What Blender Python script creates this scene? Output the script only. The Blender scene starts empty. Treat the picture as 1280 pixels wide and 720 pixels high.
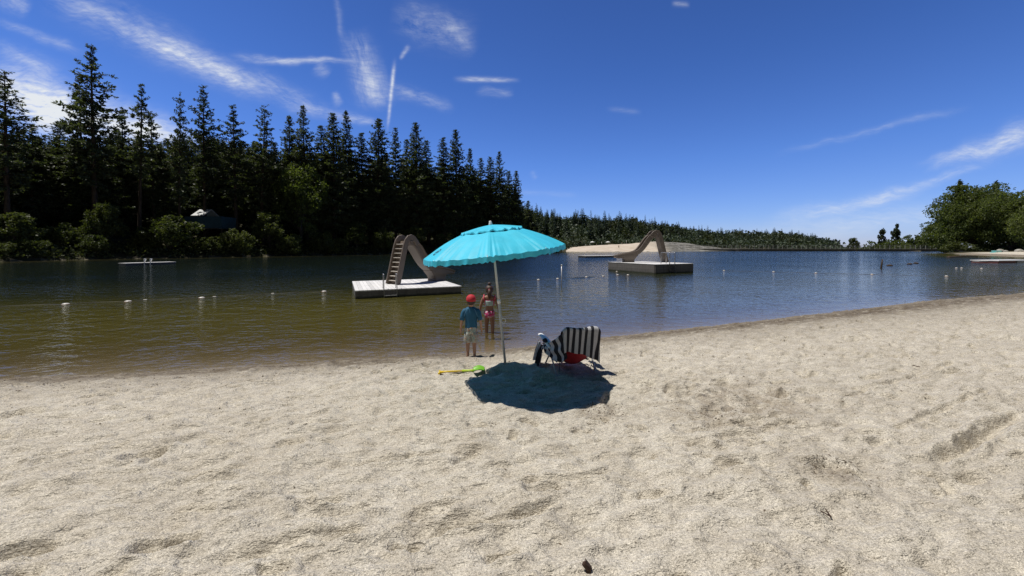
import bpy, bmesh, math, random
import numpy as np
from mathutils import Vector, Matrix

random.seed(7)
SC = bpy.context.scene
COL = SC.collection
R = math.radians
PI = math.pi

# ------------------------------------------------------------------ camera
CZ = 1.9
FPX = 470.0                      # focal length in pixels of the 1280 wide photograph
PITCH = R(1.5)
PY0 = 322.3
cam_d = bpy.data.cameras.new('camera')
cam = bpy.data.objects.new('camera', cam_d)
COL.objects.link(cam)
cam.location = (0, 0, CZ)
cam.rotation_euler = (PI / 2 - PITCH, 0, 0)
cam_d.sensor_width = 36
cam_d.lens = 36 * FPX / 1280
cam_d.shift_y = -(360 - PY0) / 1280
cam_d.clip_start = 0.05
cam_d.clip_end = 20000
SC.camera = cam


def ray(px, py):
    u, v = (px - 640) / FPX, (PY0 - py) / FPX
    return Vector((u, math.cos(PITCH) + v * math.sin(PITCH), -math.sin(PITCH) + v * math.cos(PITCH)))


def at_z(px, py, z=0.0):
    d = ray(px, py)
    t = (z - CZ) / d.z
    return Vector((d.x * t, d.y * t, z))


def at_y(px, py, y):
    d = ray(px, py)
    t = y / d.y
    return Vector((d.x * t, y, CZ + d.z * t))


# ------------------------------------------------------------------ helpers
def tag(o, label=None, cat=None, group=None, kind=None):
    if label: o['label'] = label
    if cat: o['category'] = cat
    if group: o['group'] = group
    if kind: o['kind'] = kind
    return o


def thing(name, label, cat, loc=(0, 0, 0), rz=0.0, group=None, scale=1.0):
    o = bpy.data.objects.new(name, None)
    o.empty_display_size = 0.2
    COL.objects.link(o)
    o.location = loc
    o.rotation_euler = (0, 0, rz)
    o.scale = (scale, scale, scale)
    return tag(o, label, cat, group)


def copy_tree(o, parent=None):
    c = o.copy()
    COL.objects.link(c)
    if parent is not None:
        c.parent = parent
    for ch in o.children:
        copy_tree(ch, c)
    return c


def mesh_np(name, V, F, smooth=False):
    """mesh from numpy arrays, F is (n,k)"""
    me = bpy.data.meshes.new(name)
    V = np.ascontiguousarray(V, dtype=np.float32)
    F = np.ascontiguousarray(F, dtype=np.int32)
    n, k = F.shape
    me.vertices.add(len(V))
    me.vertices.foreach_set('co', V.ravel())
    me.loops.add(n * k)
    me.loops.foreach_set('vertex_index', F.ravel())
    me.polygons.add(n)
    me.polygons.foreach_set('loop_start', np.arange(0, n * k, k, dtype=np.int32))
    me.polygons.foreach_set('loop_total', np.full(n, k, dtype=np.int32))
    me.polygons.foreach_set('use_smooth', np.full(n, smooth, dtype=bool))
    me.update(calc_edges=True)
    return me


def add_attr(me, name, arr):
    a = me.attributes.new(name, 'FLOAT', 'POINT')
    a.data.foreach_set('value', np.ascontiguousarray(arr, dtype=np.float32))


def link(name, me, mat=None, parent=None):
    o = bpy.data.objects.new(name, me)
    COL.objects.link(o)
    if parent is not None:
        o.parent = parent
    if mat is not None:
        if isinstance(mat, (list, tuple)):
            for m in mat: me.materials.append(m)
        else:
            me.materials.append(mat)
    return o


class MB:
    """collects geometry for ONE mesh"""

    def __init__(self):
        self.v, self.f = [], []

    def add(self, vs, fs):
        b = len(self.v)
        self.v += [tuple(p) for p in vs]
        self.f += [tuple(i + b for i in f) for f in fs]

    def box(self, size, c, rot=None):
        sx, sy, sz = size[0] / 2, size[1] / 2, size[2] / 2
        vs = [Vector((x, y, z)) for x in (-sx, sx) for y in (-sy, sy) for z in (-sz, sz)]
        if rot is not None:
            vs = [rot @ p for p in vs]
        c = Vector(c)
        vs = [p + c for p in vs]
        self.add(vs, [(0, 1, 3, 2), (4, 6, 7, 5), (0, 4, 5, 1), (2, 3, 7, 6), (0, 2, 6, 4), (1, 5, 7, 3)])
        return self

    def tube(self, pts, rad, n=10, caps=True, flat=(1, 1)):
        pts = [Vector(p) for p in pts]
        if not hasattr(rad, '__len__'):
            rad = [rad] * len(pts)
        t0 = (pts[1] - pts[0]).normalized()
        ref = Vector((0, 0, 1)) if abs(t0.z) < 0.9 else Vector((1, 0, 0))
        a = t0.cross(ref).normalized()
        vs = []
        for i, p in enumerate(pts):
            if i == 0: t = pts[1] - pts[0]
            elif i == len(pts) - 1: t = pts[-1] - pts[-2]
            else: t = (pts[i + 1] - pts[i]).normalized() + (pts[i] - pts[i - 1]).normalized()
            t = t.normalized() if t.length > 1e-9 else t0
            a = (a - t * a.dot(t)).normalized()
            b = t.cross(a)
            for k in range(n):
                q = 2 * PI * k / n
                vs.append(p + a * (math.cos(q) * rad[i] * flat[0]) + b * (math.sin(q) * rad[i] * flat[1]))
        fs = []
        for i in range(len(pts) - 1):
            for k in range(n):
                k2 = (k + 1) % n
                fs.append((i * n + k, i * n + k2, (i + 1) * n + k2, (i + 1) * n + k))
        if caps:
            fs.append(tuple(reversed(range(n))))
            fs.append(tuple((len(pts) - 1) * n + k for k in range(n)))
        self.add(vs, fs)
        return self

    def rings(self, rings, caps=True):
        n = len(rings[0])
        vs = [p for r in rings for p in r]
        fs = []
        for i in range(len(rings) - 1):
            for k in range(n):
                k2 = (k + 1) % n
                fs.append((i * n + k, i * n + k2, (i + 1) * n + k2, (i + 1) * n + k))
        if caps:
            fs.append(tuple(reversed(range(n))))
            fs.append(tuple((len(rings) - 1) * n + k for k in range(n)))
        self.add(vs, fs)
        return self

    def loft(self, sec, n=20, caps=True, power=1.0):
        """sec: list of (cx,cy,cz,rx,ry)"""
        rr = []
        for cx, cy, cz, rx, ry in sec:
            r = []
            for k in range(n):
                q = 2 * PI * k / n
                c, s = math.cos(q), math.sin(q)
                c = math.copysign(abs(c) ** power, c)
                s = math.copysign(abs(s) ** power, s)
                r.append((cx + rx * c, cy + ry * s, cz))
            rr.append(r)
        return self.rings(rr, caps)

    def lathe(self, prof, n=20, c=(0, 0, 0)):
        """prof: list of (r,z)"""
        return self.loft([(c[0], c[1], c[2] + z, r, r) for r, z in prof], n)

    def grid(self, fn, nu, nv, thick=0.0):
        P = [[Vector(fn(i / nu, j / nv)) for j in range(nv + 1)] for i in range(nu + 1)]
        vs = [p for row in P for p in row]
        w = nv + 1
        fs = [(i * w + j, (i + 1) * w + j, (i + 1) * w + j + 1, i * w + j + 1) for i in range(nu) for j in range(nv)]
        if thick:
            N = []
            for i in range(nu + 1):
                for j in range(nv + 1):
                    du = P[min(i + 1, nu)][j] - P[max(i - 1, 0)][j]
                    dv = P[i][min(j + 1, nv)] - P[i][max(j - 1, 0)]
                    nn = du.cross(dv)
                    N.append(nn.normalized() if nn.length > 1e-12 else Vector((0, 0, 1)))
            m = len(vs)
            vs = vs + [p - q * thick for p, q in zip(vs, N)]
            fs = fs + [tuple(m + k for k in reversed(f)) for f in fs]
            edge = [(i, 0) for i in range(nu)] 
            for i in range(nu):
                a, b = i * w, (i + 1) * w
                fs.append((b, a, a + m, b + m))
                a, b = i * w + nv, (i + 1) * w + nv
                fs.append((a, b, b + m, a + m))
            for j in range(nv):
                fs.append((j, j + 1, j + 1 + m, j + m))
                a, b = nu * w + j, nu * w + j + 1
                fs.append((b, a, a + m, b + m))
        self.add(vs, fs)
        return self

    def build(self, name, mat=None, parent=None, smooth=True, bevel=0.0, sharp=None):
        me = bpy.data.meshes.new(name)
        me.from_pydata(self.v, [], self.f)
        me.update()
        for p in me.polygons: p.use_smooth = smooth
        if smooth and sharp:
            bm = bmesh.new(); bm.from_mesh(me)
            for e in bm.edges:
                if len(e.link_faces) == 2 and e.calc_face_angle(0) > sharp:
                    e.smooth = False
            bm.to_mesh(me); bm.free()
        o = link(name, me, mat, parent)
        if bevel:
            b = o.modifiers.new('bevel', 'BEVEL'); b.width = bevel; b.segments = 2; b.limit_method = 'ANGLE'
        return o


def rotz(a): return Matrix.Rotation(a, 3, 'Z')


# ------------------------------------------------------------------ noise (numpy)
def perlin(x, y, seed=0):
    xi = np.floor(x).astype(np.int64); yi = np.floor(y).astype(np.int64)
    xf = x - xi; yf = y - yi

    def g(ix, iy, dx, dy):
        h = (ix * 374761393 + iy * 668265263 + seed * 974711) & 0xffffffff
        h = ((h ^ (h >> 13)) * 1274126177) & 0xffffffff
        h = h ^ (h >> 16)
        a = (h & 0xffff) * (2 * PI / 65536)
        return np.cos(a) * dx + np.sin(a) * dy
    u = xf * xf * xf * (xf * (xf * 6 - 15) + 10)
    v = yf * yf * yf * (yf * (yf * 6 - 15) + 10)
    n00 = g(xi, yi, xf, yf); n10 = g(xi + 1, yi, xf - 1, yf)
    n01 = g(xi, yi + 1, xf, yf - 1); n11 = g(xi + 1, yi + 1, xf - 1, yf - 1)
    return (n00 * (1 - u) + n10 * u) * (1 - v) + (n01 * (1 - u) + n11 * u) * v * 1.0


def sstep(a, b, x):
    t = np.clip((x - a) / (b - a), 0, 1)
    return t * t * (3 - 2 * t)


# ------------------------------------------------------------------ materials
class NT:
    def __init__(self, tree):
        self.t = tree

    def n(self, typ, **kw):
        nd = self.t.nodes.new(typ)
        ins = kw.pop('ins', {})
        for k, v in kw.items(): setattr(nd, k, v)
        for k, v in ins.items():
            s = nd.inputs[k]
            if isinstance(v, bpy.types.NodeSocket): self.t.links.new(v, s)
            else: s.default_value = v
        return nd

    def math(self, op, a, b=0.0, c=None, clamp=False):
        ins = {0: a, 1: b}
        if c is not None: ins[2] = c
        nd = self.n('ShaderNodeMath', operation=op, ins=ins)
        nd.use_clamp = clamp
        return nd.outputs[0]

    def vmath(self, op, a, b=None):
        ins = {0: a}
        if b is not None: ins[1] = b
        nd = self.n('ShaderNodeVectorMath', operation=op, ins=ins)
        return nd.outputs['Value'] if op in ('DOT_PRODUCT', 'LENGTH') else nd.outputs[0]

    def mix(self, fac, a, b, typ='RGBA', blend='MIX'):
        nd = self.n('ShaderNodeMix', data_type=typ)
        if typ == 'RGBA': nd.blend_type = blend
        idx = {'RGBA': (6, 7, 2), 'FLOAT': (2, 3, 0)}[typ]
        for s, v in ((nd.inputs[0], fac), (nd.inputs[idx[0]], a), (nd.inputs[idx[1]], b)):
            if isinstance(v, bpy.types.NodeSocket): self.t.links.new(v, s)
            else: s.default_value = v
        return nd.outputs[idx[2]]

    def noise(self, vec, scale, detail=2.0, rough=0.5, w=None):
        nd = self.n('ShaderNodeTexNoise', ins={'Scale': scale, 'Detail': detail, 'Roughness': rough})
        if vec is not None: self.t.links.new(vec, nd.inputs['Vector'])
        return nd.outputs['Fac']

    def ramp(self, fac, stops, interp='LINEAR'):
        nd = self.n('ShaderNodeValToRGB')
        cr = nd.color_ramp
        cr.interpolation = interp
        while len(cr.elements) < len(stops): cr.elements.new(0.5)
        for e, (p, c) in zip(cr.elements, stops):
            e.position = p
            e.color = (c, c, c, 1) if not hasattr(c, '__len__') else (*c[:3], 1)
        self.t.links.new(fac, nd.inputs[0])
        return nd.outputs[0]

    def link(self, a, b): self.t.links.new(a, b)


def rgba(c): return (c[0], c[1], c[2], 1)


def new_mat(name):
    m = bpy.data.materials.new(name)
    m.use_nodes = True
    m.node_tree.nodes.clear()
    nt = NT(m.node_tree)
    out = nt.n('ShaderNodeOutputMaterial')
    return m, nt, out


def pmat(name, col, rough=0.6, var=0.15, scale=8.0, bump=0.0, bscale=40.0, metal=0.0, spec=0.5, fine=0.0):
    """plain painted / woven / plastic surface with mild natural variation"""
    m, nt, out = new_mat(name)
    tc = nt.n('ShaderNodeTexCoord').outputs['Object']
    n1 = nt.noise(tc, scale, 4.0, 0.6)
    a = tuple(c * (1 - var) for c in col); b = tuple(min(1, c * (1 + var)) for c in col)
    c = nt.ramp(n1, [(0.3, a), (0.7, b)])
    rr = nt.math('MULTIPLY_ADD', n1, 0.2, rough - 0.1)
    p = nt.n('ShaderNodeBsdfPrincipled', ins={'Base Color': c, 'Roughness': rr, 'Metallic': metal, 'Specular IOR Level': spec})
    if bump:
        bn = nt.n('ShaderNodeBump', ins={'Strength': bump, 'Distance': 0.01, 'Height': nt.noise(tc, bscale, 3.0)})
        nt.link(bn.outputs[0], p.inputs['Normal'])
    nt.link(p.outputs[0], out.inputs[0])
    return m


def leaf_mat(name, dark, light, trans=0.25, nscale=0.35, spec=0.25):
    m, nt, out = new_mat(name)
    geo = nt.n('ShaderNodeNewGeometry')
    oi = nt.n('ShaderNodeObjectInfo')
    isl = geo.outputs['Random Per Island']
    n1 = nt.noise(geo.outputs['Position'], nscale, 3.0)
    f = nt.math('ADD', nt.math('MULTIPLY', isl, 0.45), nt.math('MULTIPLY', oi.outputs['Random'], 0.3))
    f = nt.math('ADD', f, nt.math('MULTIPLY_ADD', n1, 0.9, -0.32), clamp=True)
    c = nt.ramp(f, [(0.0, dark), (0.62, tuple((a + b) / 2 for a, b in zip(dark, light))), (1.0, light)])
    p = nt.n('ShaderNodeBsdfPrincipled', ins={'Base Color': c, 'Roughness': 0.55, 'Specular IOR Level': spec})
    tcol = nt.mix(1.0, c, (1.5, 1.6, 0.55, 1), blend='MULTIPLY')
    tr = nt.n('ShaderNodeBsdfTranslucent', ins={'Color': tcol})
    mx = nt.n('ShaderNodeMixShader', ins={0: trans, 1: p.outputs[0], 2: tr.outputs[0]})
    nt.link(mx.outputs[0], out.inputs[0])
    return m


def bark_mat(name, a, b, scale=3.0):
    m, nt, out = new_mat(name)
    tc = nt.n('ShaderNodeTexCoord').outputs['Object']
    mp = nt.n('ShaderNodeMapping', ins={'Vector': tc, 'Scale': (1, 1, 0.25)}).outputs[0]
    n1 = nt.noise(mp, scale, 5.0, 0.65)
    c = nt.ramp(n1, [(0.35, a), (0.65, b)])
    p = nt.n('ShaderNodeBsdfPrincipled', ins={'Base Color': c, 'Roughness': 0.9, 'Specular IOR Level': 0.2})
    bn = nt.n('ShaderNodeBump', ins={'Strength': 0.6, 'Distance': 0.05, 'Height': n1})
    nt.link(bn.outputs[0], p.inputs['Normal'])
    nt.link(p.outputs[0], out.inputs[0])
    return m


# ------------------------------------------------------------------ light and sky
SUN_EL = R(70)
SUN_H = Vector((-0.985, 0.17)).normalized()
SUN = Vector((SUN_H.x * math.cos(SUN_EL), SUN_H.y * math.cos(SUN_EL), math.sin(SUN_EL)))
ld = bpy.data.lights.new('sun', 'SUN')
ld.energy = 4.6
ld.angle = R(0.53)
ld.color = (1.0, 0.955, 0.89)
lo = bpy.data.objects.new('sun', ld)
COL.objects.link(lo)
lo.rotation_euler = SUN.to_track_quat('Z', 'Y').to_euler()
lo.location = (-40, 20, 90)

world = bpy.data.worlds.new('World')
SC.world = world
world.use_nodes = True
world.node_tree.nodes.clear()
W = NT(world.node_tree)
SKY_STRENGTH = 0.06
sky = W.n('ShaderNodeTexSky')
sky.sky_type = 'NISHITA'
sky.sun_disc = False
sky.sun_elevation = SUN_EL
sky.sun_rotation = math.atan2(SUN_H.x, SUN_H.y)
sky.altitude = 800
sky.air_density = 1.0
sky.dust_density = 0.4
sky.ozone_density = 2.6

# cirrus, fixed by direction on the sky: q = (x/y, z/y)
wd = W.n('ShaderNodeTexCoord').outputs['Generated']
sx = W.n('ShaderNodeSeparateXYZ', ins={0: wd})
yy = W.math('MAXIMUM', sx.outputs[1], 0.001)
qx = W.math('DIVIDE', sx.outputs[0], yy)
qz = W.math('DIVIDE', sx.outputs[2], yy)
Q = W.n('ShaderNodeCombineXYZ', ins={0: qx, 1: qz, 2: 0.0}).outputs[0]
# a slow warp so the streaks meander
wn = W.n('ShaderNodeTexNoise', ins={'Vector': Q, 'Scale': 7.0, 'Detail': 3.0})
wv = W.vmath('SUBTRACT', wn.outputs['Color'], (0.5, 0.5, 0.5))
QW = W.vmath('ADD', Q, W.n('ShaderNodeVectorMath', operation='SCALE', ins={0: wv, 'Scale': 0.055}).outputs[0])
front = W.math('GREATER_THAN', sx.outputs[1], 0.05)


def make_streak_group():
    g = bpy.data.node_groups.new('cirrus_streak', 'ShaderNodeTree')
    it = g.interface
    for nm, tp in (('Q', 'NodeSocketVector'), ('P', 'NodeSocketVector'), ('U', 'NodeSocketVector'), ('Nrm', 'NodeSocketVector'),
                   ('L', 'NodeSocketFloat'), ('W0', 'NodeSocketFloat'), ('W1', 'NodeSocketFloat'), ('Seed', 'NodeSocketFloat'),
                   ('Along', 'NodeSocketFloat'), ('Across', 'NodeSocketFloat'), ('Gain', 'NodeSocketFloat'), ('Cut', 'NodeSocketFloat')):
        it.new_socket(nm, in_out='INPUT', socket_type=tp)
    it.new_socket('D', in_out='OUTPUT', socket_type='NodeSocketFloat')
    k = NT(g)
    gi = k.n('NodeGroupInput').outputs
    go = k.n('NodeGroupOutput')
    d = k.vmath('SUBTRACT', gi['Q'], gi['P'])
    al = k.vmath('DOT_PRODUCT', d, gi['U'])
    ac = k.vmath('DOT_PRODUCT', d, gi['Nrm'])
    t = k.math('DIVIDE', al, gi['L'])
    w = k.mix(k.math('MULTIPLY', t, 1.0, clamp=True), gi['W0'], gi['W1'], 'FLOAT')
    s = k.math('DIVIDE', ac, w)
    prof = k.math('EXPONENT', k.math('MULTIPLY', k.math('MULTIPLY', s, s), -1.0))
    e0 = k.n('ShaderNodeMapRange', interpolation_type='SMOOTHSTEP', ins={0: t, 1: -0.12, 2: 0.3}).outputs[0]
    e1 = k.n('ShaderNodeMapRange', interpolation_type='SMOOTHSTEP', ins={0: t, 1: 1.1, 2: 0.75}).outputs[0]
    ends = k.math('MULTIPLY', e0, e1)
    nv = k.n('ShaderNodeCombineXYZ', ins={0: k.math('MULTIPLY', al, gi['Along']), 1: k.math('MULTIPLY', ac, gi['Across']), 2: gi['Seed']}).outputs[0]
    nn = k.noise(nv, 0.4, 7.0, 0.72)
    rag = k.n('ShaderNodeMapRange', ins={0: nn, 1: gi['Cut'], 2: k.math('ADD', gi['Cut'], 0.42)}).outputs[0]
    o = k.math('MULTIPLY', k.math('MULTIPLY', prof, ends), k.math('MULTIPLY', rag, gi['Gain']))
    k.link(o, go.inputs[0])
    return g


SG = make_streak_group()


def qof(px, py):
    d = ray(px, py)
    return Vector((d.x / d.y, d.z / d.y, 0))


def streak(a, b, w0, w1, gain, along=9, across=40, cut=0.36):
    global clouds
    A, B = qof(*a), qof(*b)
    U = (B - A); L = U.length; U.normalize()
    N = Vector((-U.y, U.x, 0))
    streak.i += 1
    g = W.n('ShaderNodeGroup')
    g.node_tree = SG
    for nm, v in (('P', A), ('U', U), ('Nrm', N), ('L', L), ('W0', w0 / FPX), ('W1', w1 / FPX), ('Seed', streak.i * 3.17),
                  ('Along', along), ('Across', across), ('Gain', gain), ('Cut', cut)):
        g.inputs[nm].default_value = v
    W.link(Q if max(w0, w1) < 3.5 else QW, g.inputs['Q'])
    clouds = W.math('ADD', clouds, g.outputs[0])


streak.i = 0
clouds = W.math('ADD', 0.0, 0.0)
# left sky
streak((60, -12), (245, 72), 16, 19, 0.75, 10, 46, 0.33)
streak((170, 42), (332, 112), 15, 13, 1.1, 12, 40, 0.30)
streak((318, 88), (392, 142), 10, 12, 0.75, 12, 50, 0.36)
streak((368, 132), (476, 150), 7, 4, 0.95, 14, 60, 0.33)
streak((296, 68), (436, 78), 5, 3, 1.0, 14, 70, 0.28)
streak((440, 40), (464, 130), 13, 15, 0.9, 10, 42, 0.33)
streak((452, 70), (480, 132), 16, 12, 0.6, 14, 40, 0.36)
streak((493, 78), (484.5, 160), 2.2, 1.8, 1.0, 16, 20, 0.2)
streak((511, 57), (500, 74), 3, 2, 0.7, 16, 40, 0.25)
streak((485, 104), (566, 134), 9, 5, 0.75, 14, 44, 0.36)
streak((496, 18), (592, 48), 17, 17, 0.72, 14, 30, 0.38)
streak((545, 10), (590, 62), 9, 10, 0.5, 14, 30, 0.36)
streak((572, 99), (646, 100), 3, 2.5, 0.9, 14, 60, 0.26)
streak((598, 108), (640, 114), 6, 6, 0.45, 14, 60, 0.3)
streak((-20, 92), (90, 150), 26, 30, 1.35, 5, 14, 0.2)
streak((20, 128), (235, 178), 30, 16, 1.3, 5, 16, 0.22)
streak((130, 150), (300, 195), 12, 8, 0.6, 8, 40, 0.3)
streak((-10, 26), (100, 62), 5, 7, 0.5, 10, 50, 0.33)
streak((-10, 52), (75, 96), 6, 10, 0.55, 10, 40, 0.33)
streak((-10, -4), (40, 14), 12, 8, 0.6, 10, 40, 0.33)
streak((395, 82), (412, 96), 7, 6, 0.45, 20, 30, 0.34)
streak((416, 118), (424, 132), 4, 4, 0.6, 20, 30, 0.3)
streak((418, -10), (428, 50), 3, 4, 0.25, 10, 30, 0.25)
# right sky
streak((1160, 208), (1300, 162), 4, 20, 0.9, 8, 34, 0.30)
streak((1150, 200), (1290, 178), 4, 9, 0.5, 8, 34, 0.33)
streak((970, 278), (1140, 238), 11, 7, 0.55, 6, 40, 0.30)
streak((1080, 250), (1235, 204), 8, 4, 0.6, 7, 40, 0.30)
streak((985, 186), (1200, 136), 4, 4, 0.32, 6, 50, 0.30)
streak((930, 300), (1180, 258), 14, 14, 0.28, 4, 24, 0.25)
streak((1010, 292), (1200, 262), 10, 12, 0.3, 4, 24, 0.28)
streak((840, 4), (862, 6), 3, 3, 0.4, 10, 30, 0.25)
streak((760, 136), (800, 140), 3, 3, 0.2, 10, 30, 0.25)
streak((664, 214), (670, 224), 3, 3, 0.3, 10, 30, 0.25)
streak((640, 240), (720, 244), 3, 3, 0.2, 10, 30, 0.25)
fib = W.n('ShaderNodeMapping', ins={'Vector': QW, 'Rotation': (0, 0, R(24)), 'Scale': (22.0, 90.0, 1.0)}).outputs[0]
fibn = W.n('ShaderNodeMapRange', ins={0: W.noise(fib, 1.0, 5.0, 0.65), 1: 0.32, 2: 0.66, 3: 0.45, 4: 1.25}).outputs[0]
clouds = W.math('MULTIPLY', clouds, fibn)
cl = W.math('MULTIPLY', W.math('MULTIPLY', clouds, front), 0.82, clamp=True)
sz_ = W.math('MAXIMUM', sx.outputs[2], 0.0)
gain = W.ramp(sz_, [(0.0, (2.0, 1.34, 1.20)), (0.07, (1.75, 1.32, 1.20)), (0.21, (1.42, 1.27, 1.22)), (0.40, (1.09, 1.07, 1.07)), (0.55, (0.97, 0.95, 0.96)), (0.75, (0.54, 0.46, 0.36)), (1.0, (0.38, 0.29, 0.18))])  # overhead sky dimmed and warmed too, for darker, less blue shadows
# sky out of view behind and beside is dimmed and warmed to darken shadows
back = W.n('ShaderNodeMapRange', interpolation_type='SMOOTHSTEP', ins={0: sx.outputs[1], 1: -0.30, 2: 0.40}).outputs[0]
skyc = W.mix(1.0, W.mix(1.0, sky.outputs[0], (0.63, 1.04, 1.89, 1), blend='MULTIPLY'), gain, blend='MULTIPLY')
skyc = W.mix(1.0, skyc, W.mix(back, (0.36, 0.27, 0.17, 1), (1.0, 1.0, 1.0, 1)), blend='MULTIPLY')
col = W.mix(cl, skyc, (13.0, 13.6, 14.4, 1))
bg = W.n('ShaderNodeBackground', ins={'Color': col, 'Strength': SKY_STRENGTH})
wo = W.n('ShaderNodeOutputWorld')
world.cycles.sampling_method = 'MANUAL'
world.cycles.sample_map_resolution = 256
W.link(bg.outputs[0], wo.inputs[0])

SC.view_settings.view_transform = 'Standard'
SC.view_settings.look = 'None'
SC.view_settings.gamma = 1.0
SC.view_settings.exposure = 0.0
SC.view_settings.use_curve_mapping = False
SC.cycles.max_bounces = 8
SC.cycles.diffuse_bounces = 3
SC.cycles.glossy_bounces = 3
SC.cycles.transparent_max_bounces = 12
SC.cycles.use_denoising = True
SC.cycles.denoiser = 'OPENIMAGEDENOISE'
SC.cycles.denoising_input_passes = 'RGB_ALBEDO_NORMAL'
SC.cycles.denoising_prefilter = 'NONE'
SC.cycles.sample_clamp_indirect = 4.0
# ------------------------------------------------------------------ the shore line in plan
# each entry: point, type of the bank from this point to the next (B beach, O low wooded bank, D dam, S sand bank, F forest)
def wz(px, py): p = at_z(px, py); return (p.x, p.y)


POLY = [((-80, -42), 'B'), ((-58, -25), 'B'), ((-34, -9), 'B'), ((-19, 0.6), 'B'), ((-12, 4.0), 'B')]
POLY += [(wz(*p), 'B') for p in ((0, 476), (95, 470), (180, 466), (300, 459), (460, 450), (590, 443), (665, 433.5), (757, 422),
                                 (878, 409.5), (975, 398), (1047, 390.5), (1144, 378), (1183, 374.6), (1280, 368))]
POLY += [((34, 22.5), 'B'), ((60, 33), 'B'), ((90, 50), 'B'), ((106, 78), 'B'), ((127, 104), 'B'), ((146, 126), 'O'), ((160, 140), 'O'),
         ((200, 168), 'O'), ((292, 214), 'D'), ((113, 236), 'S'), ((108, 214), 'S'), ((90, 203), 'S'), ((60, 197), 'S'), ((36, 196), 'S'),
         ((24, 203), 'H'), ((14, 192), 'F'), ((3, 166), 'F'), ((-41, 106), 'F'), ((-60, 75), 'F'), ((-70.5, 64), 'F'), ((-70, 52), 'F'),
         ((-79, 30), 'F'), ((-86, 0), 'F')]


def chaikin(P):
    out = []
    n = len(P)
    for i in range(n):
        (ax, ay), t = P[i]
        (bx, by), t2 = P[(i + 1) % n]
        out.append(((0.75 * ax + 0.25 * bx, 0.75 * ay + 0.25 * by), t))
        out.append(((0.25 * ax + 0.75 * bx, 0.25 * ay + 0.75 * by), t2))
    return out


POLY2 = chaikin(chaikin(POLY))
PA = np.array([p for p, t in POLY2]); PB = np.roll(PA, -1, axis=0)
PT = [t for p, t in POLY2]
TYPES = 'BODSHF'


def shore(x, y):
    """signed distance to the lake's edge (land positive) and the distance to each type of bank"""
    x = np.asarray(x, dtype=np.float64); y = np.asarray(y, dtype=np.float64)
    dt = np.full((len(TYPES), len(x)), 1e9)
    inside = np.zeros(len(x), dtype=bool)
    for (ax, ay), (bx, by), t in zip(PA, PB, PT):
        ex, ey = bx - ax, by - ay
        l2 = ex * ex + ey * ey
        s = np.clip(((x - ax) * ex + (y - ay) * ey) / l2, 0, 1)
        dd = (x - ax - s * ex) ** 2 + (y - ay - s * ey) ** 2
        k = TYPES.index(t)
        np.minimum(dt[k], dd, out=dt[k])
        if ay != by:
            c = (ay > y) != (by > y)
            xi = ax + (y - ay) * ex / ey
            inside ^= c & (x < xi)
    dt = np.sqrt(dt)
    d = dt.min(axis=0)
    return np.where(inside, -d, d), dt


RIDGE_A = np.array([-1.2, -0.6, -0.1, 0.03, 0.1, 0.2, 0.28, 0.34, 0.42, 0.47, 0.55, 0.62, 0.68, 0.735, 0.775, 0.81, 0.84, 0.875, 0.9, 1.3, 2])
RIDGE_Y = np.array([262, 262, 266, 270, 277, 280, 281, 283, 289, 293, 297, 298, 299, 299, 302, 305, 309, 316, 318, 318, 318.])   # the hill's bare ground line in photo rows at 430 m
SPIT_A = np.array([0.06, 0.12, 0.18, 0.22, 0.27, 0.33, 0.38, 0.43, 0.47, 0.5, 0.53, 0.56, 0.7])
SPIT_Y = np.array([314.5, 312.5, 309.3, 307.5, 306, 304.2, 302.2, 301.8, 303.2, 305.2, 308, 311, 314.5])


def ground_z(x, y, full=False):
    x = np.atleast_1d(np.asarray(x, dtype=np.float64)); y = np.atleast_1d(np.asarray(y, dtype=np.float64))
    d, dt = shore(x, y)
    dp = np.maximum(d, 0)
    a = x / np.maximum(y, 1.0)
    hB = 0.40 * (1 - np.exp(-dp / 1.5)) + 0.010 * np.minimum(dp, 40)
    hF = 0.5 * sstep(0, 1.2, dp) + 0.24 * np.minimum(dp, 75) + 0.06 * np.clip(dp - 75, 0, 120)
    hO = 0.5 * (1 - np.exp(-dp / 2)) + 0.03 * np.minimum(dp, 60)
    ridge = (310 - np.interp(a, RIDGE_A, RIDGE_Y)) * 390 / FPX + 1.9
    hH = np.where(ridge > 0, 1, 1) * ridge * sstep(4, 190, dp) + 0.6 * sstep(0, 6, dp)
    hD = np.where(a < 0.86, np.maximum(0.3, ridge * sstep(12, 130, dp)), 0.3 - 9 * sstep(3, 40, dp))
    zs = (310 - np.interp(a, SPIT_A, SPIT_Y)) * 212 / FPX + 1.9
    hS = np.maximum(np.maximum(zs, 0.1) * sstep(0, 17, dp) * (1 - 0.55 * sstep(24, 50, dp)), ridge * sstep(22, 150, dp))
    hs = {'B': hB, 'O': hO, 'D': hD, 'S': hS, 'H': hH, 'F': hF}
    num = 0; den = 0
    for k, t in enumerate(TYPES):
        w = 1.0 / (dt[k] + 1.0) ** 4
        num = num + w * hs[t]; den = den + w
    h = num / den
    dn = np.maximum(-d, 0)
    steep = np.where(TYPES and dt[0] < dt.min(axis=0) + 1e-6, 1.0, 1.6)
    bed = -2.6 * (1 - np.exp(-dn * steep / 27.0)) - 0.012 * sstep(0, 0.3, dn)
    z = np.where(d > 0, h, bed)
    if full:
        return z, d, dt
    return z


def gz(x, y): return float(ground_z([x], [y])[0])


def on_ground(px, py):
    """where the view ray through a photo point meets the ground"""
    d = ray(px, py)
    lo, hi = 0.5, 400.0
    ts = np.geomspace(lo, hi, 6000)
    z = ground_z(d.x * ts, d.y * ts)
    hit = np.nonzero(CZ + d.z * ts <= np.maximum(z, -9))[0]
    t = ts[hit[0]]
    return Vector((d.x * t, d.y * t, float(z[hit[0]])))


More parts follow.
